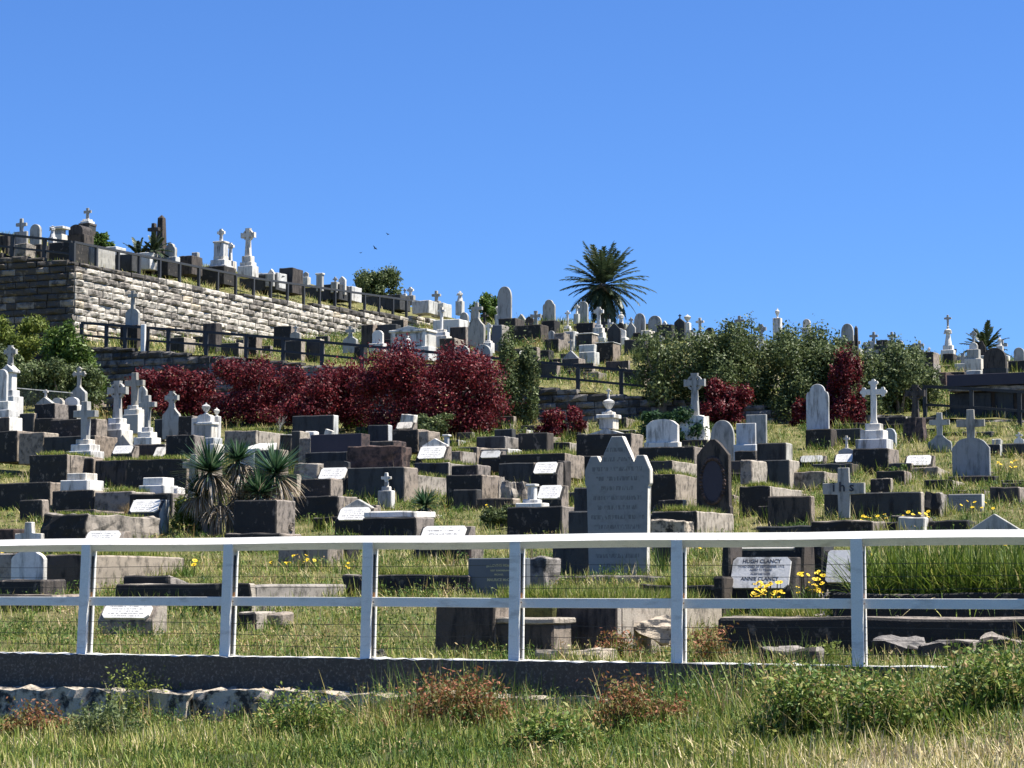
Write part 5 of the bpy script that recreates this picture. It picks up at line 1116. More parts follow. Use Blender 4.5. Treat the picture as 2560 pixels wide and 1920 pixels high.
for i, a in enumerate([
    (1590, 1730, 832, 1020, 'thin grey leafed tree with pale bare trunks at the end of the dark fence', 6500, .22),
    (1705, 1905, 806, 1030, 'grey green tree behind the ringed cross', 16000, .4),
    (1868, 2075, 808, 1080, 'large grey green tree left of the plain arched headstone', 20000, .5),
    (1990, 2150, 850, 1000, 'grey green tree crown above the tall red bush', 12000, .5),
    (2150, 2345, 848, 1105, 'dense grey green bush behind the lobed cross', 19000, .5),
    (2040, 2240, 925, 1100, 'dark bush in the shade beside the lobed cross', 9000, .5)]):
    bush(a[0] - 8, a[1] + 10, *a[2:5], 'lolive', int(a[5] * 1.2), .065, seed=50 + i, Y=82.4 - i * .25, gap=a[6], depth=1.2, cat='tree', name='coastal_tree', nb=24, stems=9, bare=.6, group='grey green trees on the lower wall')
bush(880, 1006, 668, 772, 'dark green bush on the skyline behind the terrace fence', 'lolive', 9000, .10, seed=61, Y=139)
bush(1172, 1262, 738, 832, 'small dark green tree behind the tall pointed headstone', 'lgreen', 6000, .10, seed=62, Y=131, cat='tree', name='small_tree')
bush(225, 285, 582, 640, 'dark green cycad top behind the arched tomb on the terrace', 'lgreen', 1500, .10, seed=63, Y=112, nb=8)
bush(1630, 1660, 862, 890, 'tuft of rushes behind the dark fence', 'lolive', 300, .1, seed=64, Y=88, nb=5, stems=2)
def weeds(x0, x1, y0, y1, label, leaf, n, size, z='A', Y=None, seed=0):
    """sprawling weeds: many arching stems with small leaves along them, mixed with grass blades"""
    r_ = np.random.default_rng(seed); p = P((x0 + x1) / 2, y1, Y) if Y else hit((x0 + x1) / 2, y1, z); s = p.y / FP; w = (x1 - x0) * s / 2; h = (y1 - y0) * s
    t = empty('weed_mound', p, 0, label, 'weeds'); ns = max(30, n // 14); m = 16; f = ZH[z]
    ax = r_.normal(0, .62, ns).clip(-1.5, 1.5); ay = r_.uniform(-.5, 1.0, ns); prof = np.exp(-(ax * .95) ** 2) * r_.uniform(.2, 1.0, ns)
    gx, gy = p.x + ax * w, p.y + ay * .38; ga, gb = ab(gx, gy); gz = np.array([float(f(a, b)) for a, b in zip(ga, gb)]) - p.z
    if z == 'F': gz = np.minimum(gz, 0.2)
    H = h * prof; az = r_.uniform(0, 6.28, ns); sp = r_.uniform(.2, .7, ns); C, D_ = [], []
    for k in range(m):
        q = (k + 1) / m; C.append(np.stack([ax * w + np.cos(az) * sp * H * q ** 1.6, ay * .38 + np.sin(az) * sp * H * q ** 1.6, gz + H * (1.25 * q - .25 * q ** 3)], 1))
    C = np.concatenate(C); C = C + r_.normal(0, size * .9, C.shape); up = np.tile([0, 0, 1.0], (len(C), 1))
    tn = np.clip(.25 + .3 * np.repeat(np.linspace(0, 1, m), ns) + r_.normal(0, .2, len(C)) + .12 * pseudo(C, 6), 0, 1)
    V, F, Tn = leaves(C, size * r_.uniform(.5, 1.2, len(C)), tn, up, .42); npmesh('foliage', V, F, leaf, Tn, t)
    nb_ = ns; V, F, Tn = blades(np.stack([r_.uniform(-1.1, 1.1, nb_) * w, r_.uniform(-.2, .3, nb_), np.full(nb_, gz.mean() - .02)], 1), h * r_.uniform(.3, .8, nb_), np.full(nb_, .007), np.abs(r_.normal(0, .6, nb_)), r_.uniform(.1, 1, nb_)); npmesh('grass_blades', V, F, 'lgrass', Tn, t)
    return t
# tufts and broad plants made of blades
def tuft(px, py, wpx, hpx, label, leaf='lgrass', n=500, wd=.012, z='A', Y=None, tlo=.1, thi=.7, lean=.7, cat='plant', name='grass_tuft', group=None, seed=0, dead=0, spread=.5, bend=.5):
    r_ = np.random.default_rng(seed + int(px) * 3 + int(py)); p = P(px, py, Y) if Y else hit(px, py, z); s = p.y / FP
    w = wpx * s / 2; h = hpx * s; an = r_.uniform(0, 6.283, n); rr = np.sqrt(r_.uniform(0, 1, n)) * w * spread
    base = np.stack([np.cos(an) * rr, np.sin(an) * rr, np.full(n, -.03)], 1); ln = np.abs(r_.normal(.0, lean * .6, n))
    V, F, Tn = blades(base, h * r_.uniform(.55, 1.12, n), np.full(n, wd) * r_.uniform(.7, 1.4, n), ln, r_.uniform(tlo, thi, n), an + r_.normal(0, .5, n), bend)
    o = npmesh(name, V, F, leaf, Tn); o.location = p; return tag(o, label, cat, group)
# yucca / cordyline clump
def yucca(px, py, label, heads, Y=None, z='A', group=None):
    p = P(px, py, Y) if Y else hit(px, py, z); s = p.y / FP; t = empty('spiky_plant', p, 0, label, 'plant', group); r_ = np.random.default_rng(int(px))
    bm = bmesh.new()
    for (hx, hy, rad, kind) in heads:
        c = np.array([(hx - px) * s, r_.uniform(-.25, .25), (py - hy) * s]); rd = rad * s
        tubebm(bm, [(c[0] * .5, c[1] * .3, -.2), (c[0] * .8, c[1], c[2] * .5), tuple(c)], [.07, .06, .05], 7)
        n = 230 if kind != 'dead' else 60
        if kind != 'dead':
            d = r_.normal(size=(n, 3)); d[:, 2] = np.abs(d[:, 2]) * .9 - .25; d /= np.linalg.norm(d, axis=1)[:, None]
            azi = np.arctan2(d[:, 1], d[:, 0]); ln = np.arccos(np.clip(d[:, 2], -1, 1))
            V, F, Tn = blades(np.repeat(c[None], n, 0) + d * .04, rd * r_.uniform(.75, 1.1, n), np.full(n, .045), ln * .93, r_.uniform(.1, 1, n), azi, .08); npmesh('leaf_rosette', V, F, 'lyucca', Tn, t)
        n = 260; azi = r_.uniform(0, 6.283, n); V, F, Tn = blades(np.repeat(c[None], n, 0) - [0, 0, .06], rd * r_.uniform(.6, 1.25, n), np.full(n, .03), r_.uniform(1.5, 2.3, n), r_.uniform(0, 1, n), azi, .28); npmesh('dead_skirt', V, F, 'ldead', Tn, t)
    finish('stem', bm, 'bark', t); return t
yucca(545, 1340, 'clump of sword leaved yuccas with grey dead skirts standing among the left graves', [(525, 1180, 92, 'g'), (600, 1170, 80, 'dead'), (682, 1182, 92, 'g'), (548, 1255, 85, 'dead'), (650, 1235, 70, 'g'), (500, 1235, 60, 'g'), (592, 1150, 56, 'g'), (600, 1235, 80, 'dead'), (690, 1240, 70, 'dead')])
yucca(1062, 1298, 'small dark spiky plant beside the white slab on the dark block', [(1062, 1262, 44, 'g')])
def palm(px, py, cy, rad, label, Y, n=80, tw=30, seed=1):
    p = P(px, py, Y); s = Y / FP; t = empty('palm_tree', p, 0, label, 'palm tree'); r_ = np.random.default_rng(seed); cz = (py - cy) * s; Rr = rad * s
    bm = bmesh.new(); lathebm(bm, [(tw * s * .5 * k, z) for k, z in ((1.1, -1.5), (1.0, 0), (.9, cz * .4), (1.05, cz * .75), (1.3, cz * .95), (.7, cz * 1.05))], n=14); roughen(bm, .03, 1, 6); finish('trunk', bm, 'bark', t)
    parts = []
    for i in range(n):
        f = (i + .5) / n; el = R(86) - f ** .9 * R(138) + r_.normal(0, .06); az = i * 2.39996 + r_.normal(0, .1); Lf = Rr * (1.0 + .12 * r_.normal()) * (1.0 if el > -.2 else .9)
        pt = np.array([0, 0, cz]); e = el; m = 20; hd = np.array([math.cos(az), math.sin(az), 0])
        P_, Dd = [], []
        for k in range(m):
            dd = hd * math.cos(e) + np.array([0, 0, 1]) * math.sin(e); pt = pt + dd * (Lf / m); e -= (.012 + .020 * f) * (1 + k / m * 1.2); P_.append(pt.copy()); Dd.append(dd)
        P_, Dd = np.array(P_), np.array(Dd); side = np.array([-math.sin(az), math.cos(az), 0])
        for k in range(3, m):
            wl = Lf * .14 * math.sin(math.pi * min(1, (k + 3) / (m + 5))) + .05
            for sg in (-1, 1):
                for j in range(2):
                    b = P_[k] - Dd[k] * (Lf / m * .5 * j); dr = side * sg * .75 + Dd[k] * .85 - np.array([0, 0, .28 + .1 * r_.normal()]) + r_.normal(0, .07, 3); dr /= np.linalg.norm(dr); tip = b + dr * wl
                    wv = Dd[k] * .05; parts.append(np.array([b - wv, b + wv, tip + wv * .3, tip - wv * .3]))
        rc = np.concatenate([P_ - side * .03, P_ + side * .03])
        for k in range(m - 1): parts.append(np.array([P_[k] - side * .03, P_[k] + side * .03, P_[k + 1] + side * .02, P_[k + 1] - side * .02]))
    V = np.concatenate(parts); nn = len(parts); tn = np.repeat(np.clip(r_.normal(.5, .25, nn), 0, 1), 4)
    npmesh('crown', V, np.arange(4 * nn).reshape(-1, 4), 'lpalm', tn, t); return t
palm(1508, 822, 714, 112, 'large feathery palm standing alone on the skyline', 128, n=92, tw=34)
palm(2462, 905, 874, 62, 'small palm crown behind the monuments at the right end of the skyline', 122, n=46, tw=20, seed=2)
palm(347, 668, 640, 44, 'low young palm left of the dark obelisk on the terrace', 112, n=26, tw=12, seed=3)
palm(384, 676, 628, 48, 'low yellowish palm in front of the dark obelisk on the terrace', 110, n=30, tw=12, seed=4)
# bare dead sapling
p = hit(690, 1120, 'A'); s = p.y / FP; bm = bmesh.new(); r_ = random.Random(5)
def twig(a, d, L, rad, lv):
    b = a + d * L; tubebm(bm, [a, b], [rad, rad * .7], 4)
    if lv: 
        for _ in range(3): twig(a + d * L * r_.uniform(.5, 1), (d + Vector((r_.uniform(-.6, .6), r_.uniform(-.5, .5), r_.uniform(-.1, .5)))).normalized(), L * .62, rad * .6, lv - 1)
twig(Vector((0, 0, -.1)), Vector((.08, 0, 1)), .62, .016, 4); o = finish('dead_sapling', bm, 'dull'); o.location = p; tag(o, 'bare grey dead sapling in front of the dark red bushes', 'sapling')
# ------------------------------------------------------------------ flowers
def flowers(px, py, wpx, hpx, label, n, z='A', fs=.032, leaf='lgreen', lv=120, Y=None, petal='yellow', group='yellow daisy clumps'):
    r_ = random.Random(int(px * 7 + py)); nr = np.random.default_rng(int(px)); p = P(px, py, Y) if Y else hit(px, py, z); s = p.y / FP; w = wpx * s / 2; h = hpx * s
    t = empty('flower_clump', p, 0, label, 'flowers', group)
    if lv:
        base = np.stack([nr.uniform(-w, w, lv), nr.uniform(-.25, .25, lv), np.full(lv, -.03)], 1); V, F, Tn = blades(base, h * nr.uniform(.4, .9, lv), np.full(lv, .014), np.abs(nr.normal(0, .5, lv)), nr.uniform(.1, .8, lv)); npmesh('leaf_tuft', V, F, leaf, Tn, t)
    for i in range(n):
        c = Vector((r_.uniform(-w, w), r_.uniform(-.2, .15), h * r_.uniform(.45, 1.0))); nd = Vector((r_.uniform(-.6, .6), -.5 + r_.uniform(-.4, .4), .9)).normalized(); u = nd.orthogonal().normalized(); v = nd.cross(u)
        bm = bmesh.new(); m = bm.verts.new(c + nd * .003); rg = []
        f = fs * r_.uniform(.75, 1.15)
        for k in range(18): rr = f * (1.0 if k % 2 == 0 else .72); a = k / 18 * 6.283; rg.append(bm.verts.new(c + (u * math.cos(a) + v * math.sin(a)) * rr + nd * .25 * rr))
        for k in range(18): bm.faces.new((m, rg[k], rg[(k + 1) % 18]))
        fo = finish('flower', bm, petal, t)
        if fs > .02: bm = bmesh.new(); lathebm(bm, [(f * .28, 0), (f * .24, f * .18), (f * .05, f * .24)], n=8); bm.transform(Matrix.Translation(c + nd * .004) @ nd.to_track_quat('Z', 'Y').to_matrix().to_4x4()); finish('flower_centre', bm, 'eye', fo)
        bm = bmesh.new(); tubebm(bm, [(c.x * .9, c.y + .05, -.05), c], .004, 3); finish('flower_stem', bm, 'ljunk' if False else 'wire', t)
    return t
flowers(1926, 1532, 84, 78, 'bright yellow daisies massed at the foot of the inscribed white tablet', 38, fs=.034, Y=26.2)
flowers(2026, 1532, 66, 104, 'yellow daisies between the two white tablets', 28, fs=.034, Y=26.2)
flowers(2190, 1450, 80, 112, 'few yellow daisies in long grass right of the last near post', 4, fs=.04)
flowers(2490, 1450, 90, 112, 'two yellow daisies in long grass near the right edge', 3, fs=.04)
flowers(2185, 1322, 60, 40, 'yellow daisies over the broken slabs just above the top rail', 7, fs=.045)
flowers(2300, 1322, 90, 44, 'yellow daisies beside the pale gable stone', 9, fs=.045)
flowers(2440, 1300, 110, 50, 'yellow flowers in dry grass above the pale gable stone', 8, fs=.04)
flowers(2520, 1210, 60, 60, 'yellow flowers beside the dark slab at the right edge', 8, fs=.05)
flowers(760, 1428, 110, 40, 'yellow daisies in bright grass left of the third near post', 11, fs=.036)
flowers(862, 1434, 50, 26, 'three yellow daisies beside the third near post', 3, fs=.036)
flowers(672, 1420, 50, 24, 'pale yellow daisies under the dark scrolled desk stone', 3, fs=.036)
flowers(282, 1442, 110, 50, 'yellow daisies in grass right of the first near post', 6, fs=.036)
flowers(465, 1440, 50, 44, 'pair of yellow daisies on the lawn above the dark low wall', 2, fs=.045)
flowers(5, 1420, 40, 40, 'yellow flowers at the left edge beside the cross headstone', 3, fs=.036)
flowers(1770, 1402, 60, 40, 'single yellow flowers in bright grass left of the inscribed tablet', 2, fs=.036)
flowers(1590, 1322, 50, 24, 'yellow flowers beside the rough rubble block', 3, fs=.04)
flowers(1070, 1072, 90, 34, 'pale blossoms on the daisy bush', 16, fs=.05, petal='pinkwhite', lv=0, group='pale blossoms')
flowers(1255, 1300, 80, 40, 'pale yellow weed flowers left of the dark block under the white stump', 5, fs=.03)
flowers(1175, 1275, 80, 36, 'few pale weed flowers below the stepped dark pedestal', 5, fs=.03)
# ------------------------------------------------------------------ named foreground weeds
tuft(276, 1290, 130, 62, 'patch of dry orange grass above the rough rock kerb', 'lstraw', 1500, .010, lean=.5, spread=.95)
tuft(355, 1300, 80, 50, 'dry straw grass in front of the tilted inscribed tablet', 'lstraw', 600, .010, lean=.5, spread=.95)
tuft(150, 1195, 80, 46, 'broad bladed green weeds below the dark wall on the left', 'lgreen', 260, .03, lean=.6)
tuft(740, 1648, 80, 46, 'small dark green rosette growing behind the kerb wall', 'lgreen', 90, .02, lean=1.1, z='A', cat='weed')
tuft(2400, 1815, 120, 90, 'dark green rosette of broad leaves on the verge at right', 'lgreen', 70, .03, z='F', lean=1.2, cat='weed')
tuft(1320, 1440, 50, 110, 'upright tan seed stalks beside the pointed headstone', 'ldead', 26, .010, lean=.25, cat='weed')
tuft(1370, 1438, 90, 90, 'pale long grass stems arching before the blue black block', 'ldead', 26, .007, lean=.9, cat='weed')
tuft(1655, 1440, 60, 90, 'green rush stems right of the pointed headstone', 'lgreen', 60, .008, lean=.4, cat='weed')
tuft(1000, 1250, 40, 120, 'tall bent dead flower stalks left of the rock faced block', 'ldead', 8, .012, lean=.3, cat='weed')
tuft(1600, 905, 60, 42, 'clump of green rushes behind the dark fence near the bare tree', 'lolive', 300, .02, z='B', lean=.5)
for i, (px, py, w_, h_) in enumerate(((560, 1800, 60, 110), (1490, 1760, 50, 120), (1830, 1790, 70, 140), (2060, 1660, 60, 150), (2290, 1690, 90, 130), (2180, 1670, 60, 120), (60, 1780, 40, 90), (1180, 1770, 50, 100), (830, 1700, 60, 90), (2500, 1905, 160, 110), (2250, 1910, 160, 90))):
    dsc = ('beside the green shrub hugging the kerb', 'before the dark kerb under the fourth bay', 'on the verge below the fifth near post', 'against the dark wall left of the last near post', 'right of the last near post', 'at the foot of the last near post', 'at the left edge of the verge', 'below the rusty red shrub', 'against the kerb under the third near post', 'at the bottom right corner', 'along the dry edge at bottom right')[i]
    tuft(px, py, w_, h_, 'straw coloured seeding grass stems ' + dsc, 'ldead', 16 if i < 9 else 60, .006, z='F', lean=.5, cat='grass stems', group='seeding grass stems', spread=1.0)
def oats(px, py, hpx, label, side):
    p = hit(px, py, 'F'); s = p.y / FP; h = hpx * s; t = empty('wild_oat', p, 0, label, 'grass stems', 'wild oat heads'); bm = bmesh.new()
    pts = [Vector((side * h * .5 * (k / 10) ** 2.2, 0, h * math.sin(k / 10 * 1.45))) for k in range(11)]; tubebm(bm, pts, .004, 4); finish('stalk', bm, 'dull', t)
    r2 = random.Random(int(px)); C = []
    for k in range(46): i = r2.uniform(5.2, 9.99); a = pts[int(i)].lerp(pts[int(i) + 1], i % 1); C.append(a + Vector((r2.gauss(0, .035), r2.gauss(0, .03), r2.gauss(-.02, .03))))
    V, F, Tn = leaves(np.array(C), np.full(len(C), .028), rng.uniform(.5, 1, len(C)), None, .28); npmesh('seed_head', V, F, 'ldead', Tn, t)
for a in ((2046, 1690, 210, 'tall wild oat head in front of the dark wall left of the last near post', .25), (2020, 1690, 150, 'shorter wild oat left of the tall one before the dark wall', -.3), (2090, 1690, 130, 'wild oat leaning right beside the last near post', .6), (2170, 1700, 150, 'drooping wild oat just right of the last near post', 1.1), (2270, 1690, 130, 'wild oat leaning right against the dark rocks', 1.2), (1350, 1760, 90, 'wild oat before the kerb under the fourth bay', .4), (1440, 1750, 100, 'wild oat bending over the kerb right of the rusty shrub', -.6)): oats(*a)
for i, a in enumerate([
    (280, 395, 1655, 1830, 'leafy green shrub hugging the kerb wall at left', 'llime', 3600, .022),
    (170, 330, 1745, 1850, 'dark low shrub over the rubble footing at left', 'lolive', 3000, .024),
    (620, 860, 1715, 1850, 'yellow green weedy mound on the verge under the third near post', 'lweed', 6000, .022),
    (1000, 1265, 1672, 1840, 'rusty red leafed shrub against the kerb wall in the middle', 'lrust', 7500, .024),
    (1290, 1420, 1700, 1800, 'small yellow green weed mound right of the rusty shrub', 'lweed', 2600, .022),
    (1490, 1640, 1685, 1830, 'rusty green upright weeds against the kerb wall', 'lrust', 3800, .022),
    (1260, 1500, 1775, 1880, 'dark green sprawling weeds on the middle of the verge', 'lweed', 5000, .026),
    (1640, 1720, 1745, 1820, 'small rusty weed at the pale footing', 'lrust', 1200, .022),
    (1900, 2110, 1660, 1850, 'dense green weed mound below the last near post', 'lweed', 7500, .026),
    (2080, 2320, 1685, 1850, 'olive weed mound spilling over the kerb right of the last near post', 'lweed', 6500, .026),
    (2330, 2620, 1620, 1790, 'green weed bank covering the kerb at the right edge', 'lweed', 8000, .026),
    (0, 160, 1745, 1850, 'rusty brown weeds over the pale rubble at the left edge', 'lrust', 2600, .024)]):
    weeds(*a[:6], a[6], a[7], z='F', seed=80 + i)
weeds(1505, 1600, 1545, 1640, 'reddish brambles left of the broken white rock', 'lrust', 2600, .024, Y=22.2, seed=101)
weeds(1745, 1810, 1530, 1640, 'brown green bramble left of the dark plot wall', 'lrust', 2200, .024, Y=21.4, seed=102)
weeds(2040, 2090, 1600, 1660, 'feathery bright green weed left of the last near post', 'llime', 900, .02, Y=20.4, seed=103)
bush(428, 545, 1225, 1335, 'yellow green scrub left of the yucca clump', 'llime', 3500, .04, seed=104, nb=10, depth=.6)
bush(1190, 1290, 1262, 1325, 'low green brown scrub left of the dark block under the white stump', 'lolive', 2600, .035, seed=105, nb=10, depth=.6)
bush(120, 215, 1310, 1352, 'dark green weeds under the rough rock kerb', 'lgreen', 2000, .03, seed=106, nb=8, depth=.6)
bush(2222, 2275, 1155, 1205, 'green seedling growing from the dark plinth of the lobed cross', 'lgreen', 500, .035, Y=58, seed=107, nb=6)
# ------------------------------------------------------------------ grass
def scatter(f, n, b0, b1, power, lmin, lmax, wfun, zname, tcentre, umin=-.33, umax=.36, tone=None, avoid=True, lsc=None):
    b = b0 * (b1 / b0) ** rng.uniform(0, 1, n) if power else rng.uniform(b0, b1, n)
    u = rng.uniform(umin, umax, n); y = b / (CT + u * ST); x = u * y; a, b = ab(x, y)
    ok = np.ones(n, bool)
    if avoid:
        for (fa, fb, fw, fd) in FOOT: ok &= ~((np.abs(a - fa) < fw + .03) & (b > fb - .02) & (b < fb + fd + .03))
    a, b, x, y = a[ok], b[ok], x[ok], y[ok]; n = len(a); h = f(a, b)
    pat = .5 + .5 * np.sin(a * .9 + 1.3 * np.sin(b * .7)) * np.sin(b * 1.1 + a * .3); pat2 = .5 + .5 * np.sin(a * 4.1 + 2 * np.sin(b * 2.7)) * np.sin(b * 3.7)
    t = np.clip(tcentre - .06 + .42 * (pat - .5) + .30 * (pat2 - .5) + rng.normal(0, .27, n), 0, 1)
    if tone is not None: t = tone(a, b, t)
    L = rng.uniform(lmin, lmax, n) * (.55 + .6 * pat2) * (.7 + .6 * pat)
    if avoid is True and zname == 'F': pass
    if lsc is not None: L = L * lsc(x, y)
    return blades(np.stack([x, y, h - .02], 1), L, wfun(y), np.abs(rng.normal(0, .75, n)) + .05, t)
def lawn(a, b, t): 
    g = np.exp(-((a + 11.5) / 2.6) ** 2 - ((b - 22) / 3.5) ** 2); return np.clip(t + .0 * g, 0, 1)
parts = [scatter(hA, 78000, 18.9, 30, True, .06, .19, lambda y: .007 + 0 * y, 'A', .47),
         scatter(hA, 98000, 28, 50, True, .10, .26, lambda y: .010 + 0 * y, 'A', .50),
         scatter(hA, 100000, 48, 77, True, .12, .30, lambda y: .018 + 0 * y, 'A', .50)]
V, F, Tn = join(parts); tag(npmesh('hillside_grass', V, F, 'lgrass', Tn), 'rough green and straw grass between the graves', 'grass', kind='stuff')
kC = scatter(hC, 30000, 84, 118, True, .15, .4, lambda y: .03 + 0 * y, 'C', .55, umin=-.26, umax=-.05)
va = kC[0].reshape(-1, 8, 3); aa, _ = ab(va[:, 0, 0], va[:, 0, 1]); kk = np.nonzero(aa < -59.3)[0]
va = va[kk].reshape(-1, 3); q = np.arange(len(kk))[:, None] * 8
kC = (va, np.concatenate([q + np.array([0, 1, 3, 2]), q + np.array([2, 3, 5, 4]), q + np.array([4, 5, 7, 6])]), kC[2].reshape(-1, 8)[kk].ravel())
parts = [scatter(hB, 80000, 77.8, 122, True, .14, .34, lambda y: .026 + 0 * y, 'B', .50), kC]
V, F, Tn = join(parts); k = V.reshape(-1, 8, 3)
tag(npmesh('upper_grass', V, F, 'lgrass', Tn), 'rough grass around the upper graves', 'grass', kind='stuff')
def ftone(a, b, t):
    x, y = xy(a, b); px = 1280 + FP * x / y; return np.clip(t + .55 * smooth((px - 1800) / 400) * smooth((15.1 - y + (px - 2200) * .0014) / .8), 0, 1)
def leftlow(x, y): return .45 + .55 * smooth((1280 + FP * x / y - 300) / 700)
parts = [scatter(hF, 145000, 10.5, 18.5, False, .06, .20, lambda y: .0085 + .006 * rng.uniform(0, 1, len(y)) ** 3, 'F', .38, umin=-.31, umax=.34, tone=ftone, avoid=False),
         scatter(hF, 27000, 15.2, 18.5, False, .12, .30, lambda y: .008 + 0 * y, 'F', .45, umin=-.31, umax=.34, avoid=False, lsc=leftlow)]
V, F, Tn = join(parts); tag(npmesh('verge_grass', V, F, 'lgrass', Tn), 'unmown green grass of the verge in front of the kerb', 'grass', kind='stuff')
# weeds growing through the grass: low leafy clumps, thickest along the foot of the kerb and beside the stones
def weedstuff(name, pos, hts, spread, size, label, cat, n=46, tone=None):
    k = len(pos); idx = np.repeat(np.arange(k), n); H = hts[idx] * rng.uniform(.05, 1.1, k * n); sp = spread[idx]
    c = pos[idx] + np.stack([rng.normal(0, 1, k * n) * sp, rng.normal(0, 1, k * n) * sp, H], 1)
    ct = np.clip(rng.beta(1.6, 2.6, k), 0, 1); tn = np.clip(ct[idx] + rng.normal(0, .12, k * n), 0, 1)
    V1 = leaves(c, np.repeat(size, n) * rng.uniform(.6, 1.3, k * n), tn, np.tile([0, 0, 1.0], (k * n, 1)), .4)
    m = n // 2; id2 = np.repeat(np.arange(k), m); b = pos[id2] + np.stack([rng.normal(0, 1, k * m) * spread[id2], rng.normal(0, 1, k * m) * spread[id2], np.full(k * m, -.02)], 1)
    V2 = blades(b, hts[id2] * rng.uniform(.6, 1.7, k * m), np.repeat(size, m) * .55, np.abs(rng.normal(0, .7, k * m)), np.clip(ct[id2] + rng.normal(.15, .2, k * m), 0, 1))
    V, F, Tn = join([V1, V2]); return tag(npmesh(name, V, F, 'lweed', Tn), label, cat, kind='stuff')
def spots(n, f, b0, b1, u0=-.32, u1=.34):
    b = b0 * (b1 / b0) ** rng.uniform(0, 1, n); u = rng.uniform(u0, u1, n); y = b / (CT + u * ST); x = u * y; a, b = ab(x, y); ok = np.ones(n, bool)
    for (fa, fb, fw, fd) in FOOT: ok &= ~((np.abs(a - fa) < fw + .08) & (b > fb - .06) & (b < fb + fd + .05))
    a, b = a[ok], b[ok]; x, y = xy(a, b); return np.stack([x, y, f(a, b)], 1)
p1 = spots(3200, hA, 19.6, 76); d1 = p1[:, 1]
weedstuff('hillside_weeds', p1, rng.uniform(.05, .20, len(p1)) * (.6 + d1 / 60), rng.uniform(.06, .2, len(p1)), .010 + .0004 * d1, 'patches of leafy weeds among the graves', 'weeds')
p2 = spots(1300, hB, 79, 118); weedstuff('upper_slope_weeds', p2, rng.uniform(.15, .5, len(p2)), rng.uniform(.15, .45, len(p2)), .05 + 0 * p2[:, 1], 'patches of leafy weeds on the upper slope', 'weeds')
n = 760; bb = 18.5 - rng.exponential(.55, n); uu = rng.uniform(-.31, .34, n); yy = bb / (CT + uu * ST); xx = uu * yy; aa, bb = ab(xx, yy)
n2 = 380; b2 = rng.uniform(11, 18, n2); u2 = rng.uniform(-.27, .27, n2); y2 = b2 / (CT + u2 * ST); x2 = u2 * y2; a2, b2 = ab(x2, y2)
aa = np.concatenate([aa, a2]); bb = np.concatenate([bb, b2]); xx = np.concatenate([xx, x2]); yy = np.concatenate([yy, y2])
ht = np.concatenate([rng.uniform(.08, .34, n), rng.uniform(.04, .13, n2)]) * (.6 + .8 * (.5 + .5 * np.sin(aa * 2.1 + 1))) * leftlow(xx, yy)
ppx = 1280 + FP * xx / yy; ok = ~((ppx > 1950) & (yy < 14.2)); p3 = np.stack([xx, yy, hF(aa, bb)], 1)[ok]
weedstuff('verge_weeds', p3, ht[ok], rng.uniform(.05, .16, ok.sum()), np.full(ok.sum(), .016), 'tangle of mixed weeds along the foot of the kerb', 'weeds', 60)
# longer uncut grass against the feet of the stones
L_ = []
for (fa, fb, fw, fd) in FOOT:
    if fb > 76 or fb < 19.3: 
        if not (77.6 < fb < 118 and fa > -58): continue
    f = hA if fb < 76 else hB; dist = fb / .93; n = int((2 * fw + fd) * (90 if fb < 76 else 40)); tt = rng.uniform(0, 2 * fw + min(fd, 2.5), n); fr_ = tt < 2 * fw; off = np.abs(rng.normal(0, .09, n)) + .02
    a = np.where(fr_, fa - fw + tt, fa + fw + off); b = np.where(fr_, fb - off, fb + (tt - 2 * fw)); ok = np.ones(n, bool)
    a, b = a[ok], b[ok]; x, y = xy(a, b); L_.append(np.stack([x, y, f(a, b) - .02, np.full(n, dist)], 1))
E_ = np.concatenate(L_); n = len(E_); pz = .5 + .5 * np.sin(E_[:, 0] * 3.1 + np.sin(E_[:, 1] * 2.3) * 2)
V, F, Tn = blades(E_[:, :3], rng.uniform(.08, .34, n) * (.4 + pz) * (.55 + E_[:, 3] / 110), .004 + .00026 * E_[:, 3], np.abs(rng.normal(0, .5, n)), np.clip(rng.normal(.42, .26, n), 0, 1))
tag(npmesh('edge_grass', V, F, 'lgrass', Tn), 'uncut longer grass growing against the feet of the stones', 'grass', kind='stuff')
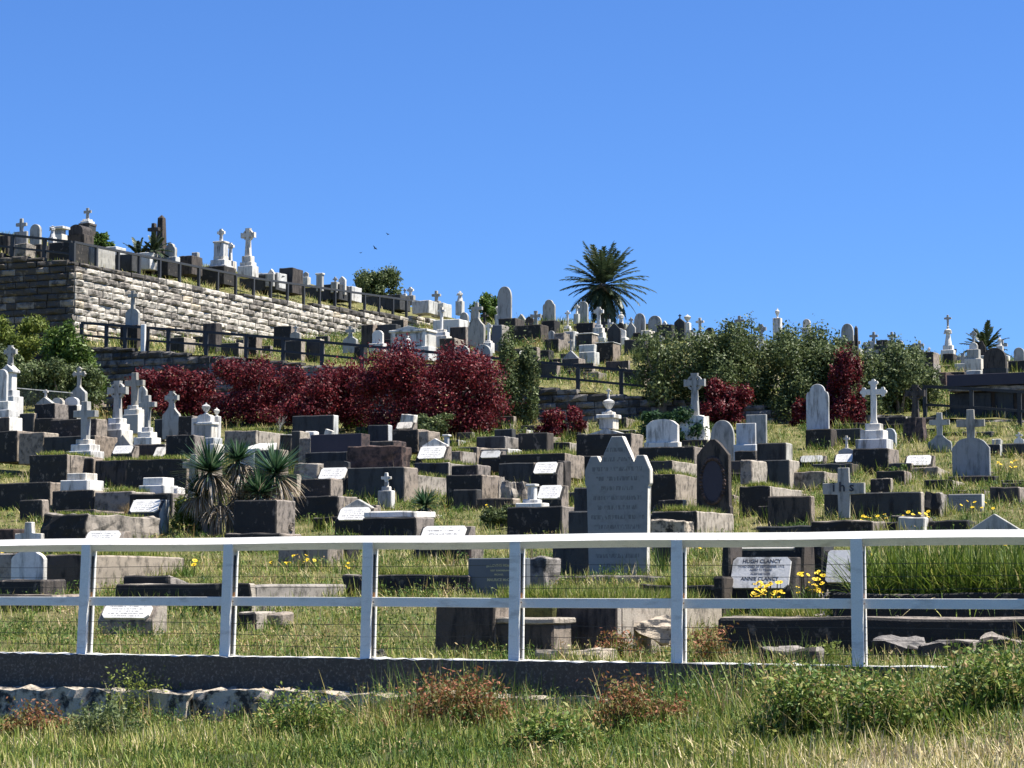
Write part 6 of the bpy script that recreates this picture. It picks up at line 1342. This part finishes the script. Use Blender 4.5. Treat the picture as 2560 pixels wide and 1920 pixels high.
# grass planted on the tops of the plots
parts = []
for (loc, w, L, zt, k, gl) in TOPS:
    Yd = loc.y; n = int(min(5200, 2600 * w * L * (30 / max(Yd, 20)) ** 1.1)); lx_ = rng.uniform(-w / 2, w / 2, n); ly = k + (L - k) * rng.uniform(0, 1, n) ** 1.6
    x = loc.x + lx_ * CT + ly * ST; y = loc.y - lx_ * ST + ly * CT
    a, b = ab(x, y); hh = np.full(n, loc.z + zt)
    parts.append(blades(np.stack([x, y, hh - .02], 1), gl * rng.uniform(.5, 1.3, n), np.full(n, .004 + .00028 * Yd) * (1.0 if gl < .5 else 1.7), np.abs(rng.normal(0, .5 if gl < .5 else .75, n)), np.clip(rng.normal(.42 if gl < .5 else .24, .2, n), 0, 1)))
if parts: V, F, Tn = join(parts); tag(npmesh('plot_grass', V, F, 'lgrass', Tn), 'long grass growing inside the kerbed plots', 'grass', kind='stuff')
# ------------------------------------------------------------------ birds
def bird(px, py, Y, sp, label, roll):
    p = P(px, py, Y); bm = bmesh.new(); s = sp * Y / FP; r = s * .09
    lathebm(bm, [(.001, -s * .42), (r * .5, -s * .3), (r, -s * .05), (r * .9, s * .12), (r * .55, s * .22), (r * .6, s * .27), (r * .1, s * .36)], n=8)
    for sg in (-1, 1):
        v = [bm.verts.new(c) for c in ((0, r * .3, -s * .12), (0, r * .3, s * .14), (sg * s * .38, s * .16, s * .12), (sg * s * .75, s * .34, -s * .05), (sg * s * .36, s * .14, -s * .1))]
        bm.faces.new(v)
        v2 = [bm.verts.new(q.co + Vector((0, -.01, 0))) for q in v]; bm.faces.new(v2[::-1])
    bmesh.ops.remove_doubles(bm, verts=bm.verts, dist=1e-5); o = finish('bird', bm, 'bird'); o.location = p; o.rotation_euler = (R(70), R(roll), R(50)); return tag(o, label, 'bird', 'birds in flight')
bird(970, 586, 118, 9, 'highest of the three dark birds in the sky', 10); bird(938, 621, 115, 12, 'dark bird with spread wings, the largest and middle of the three', 30); bird(903, 632, 125, 8, 'lowest and faintest of the three birds in the sky', -20)
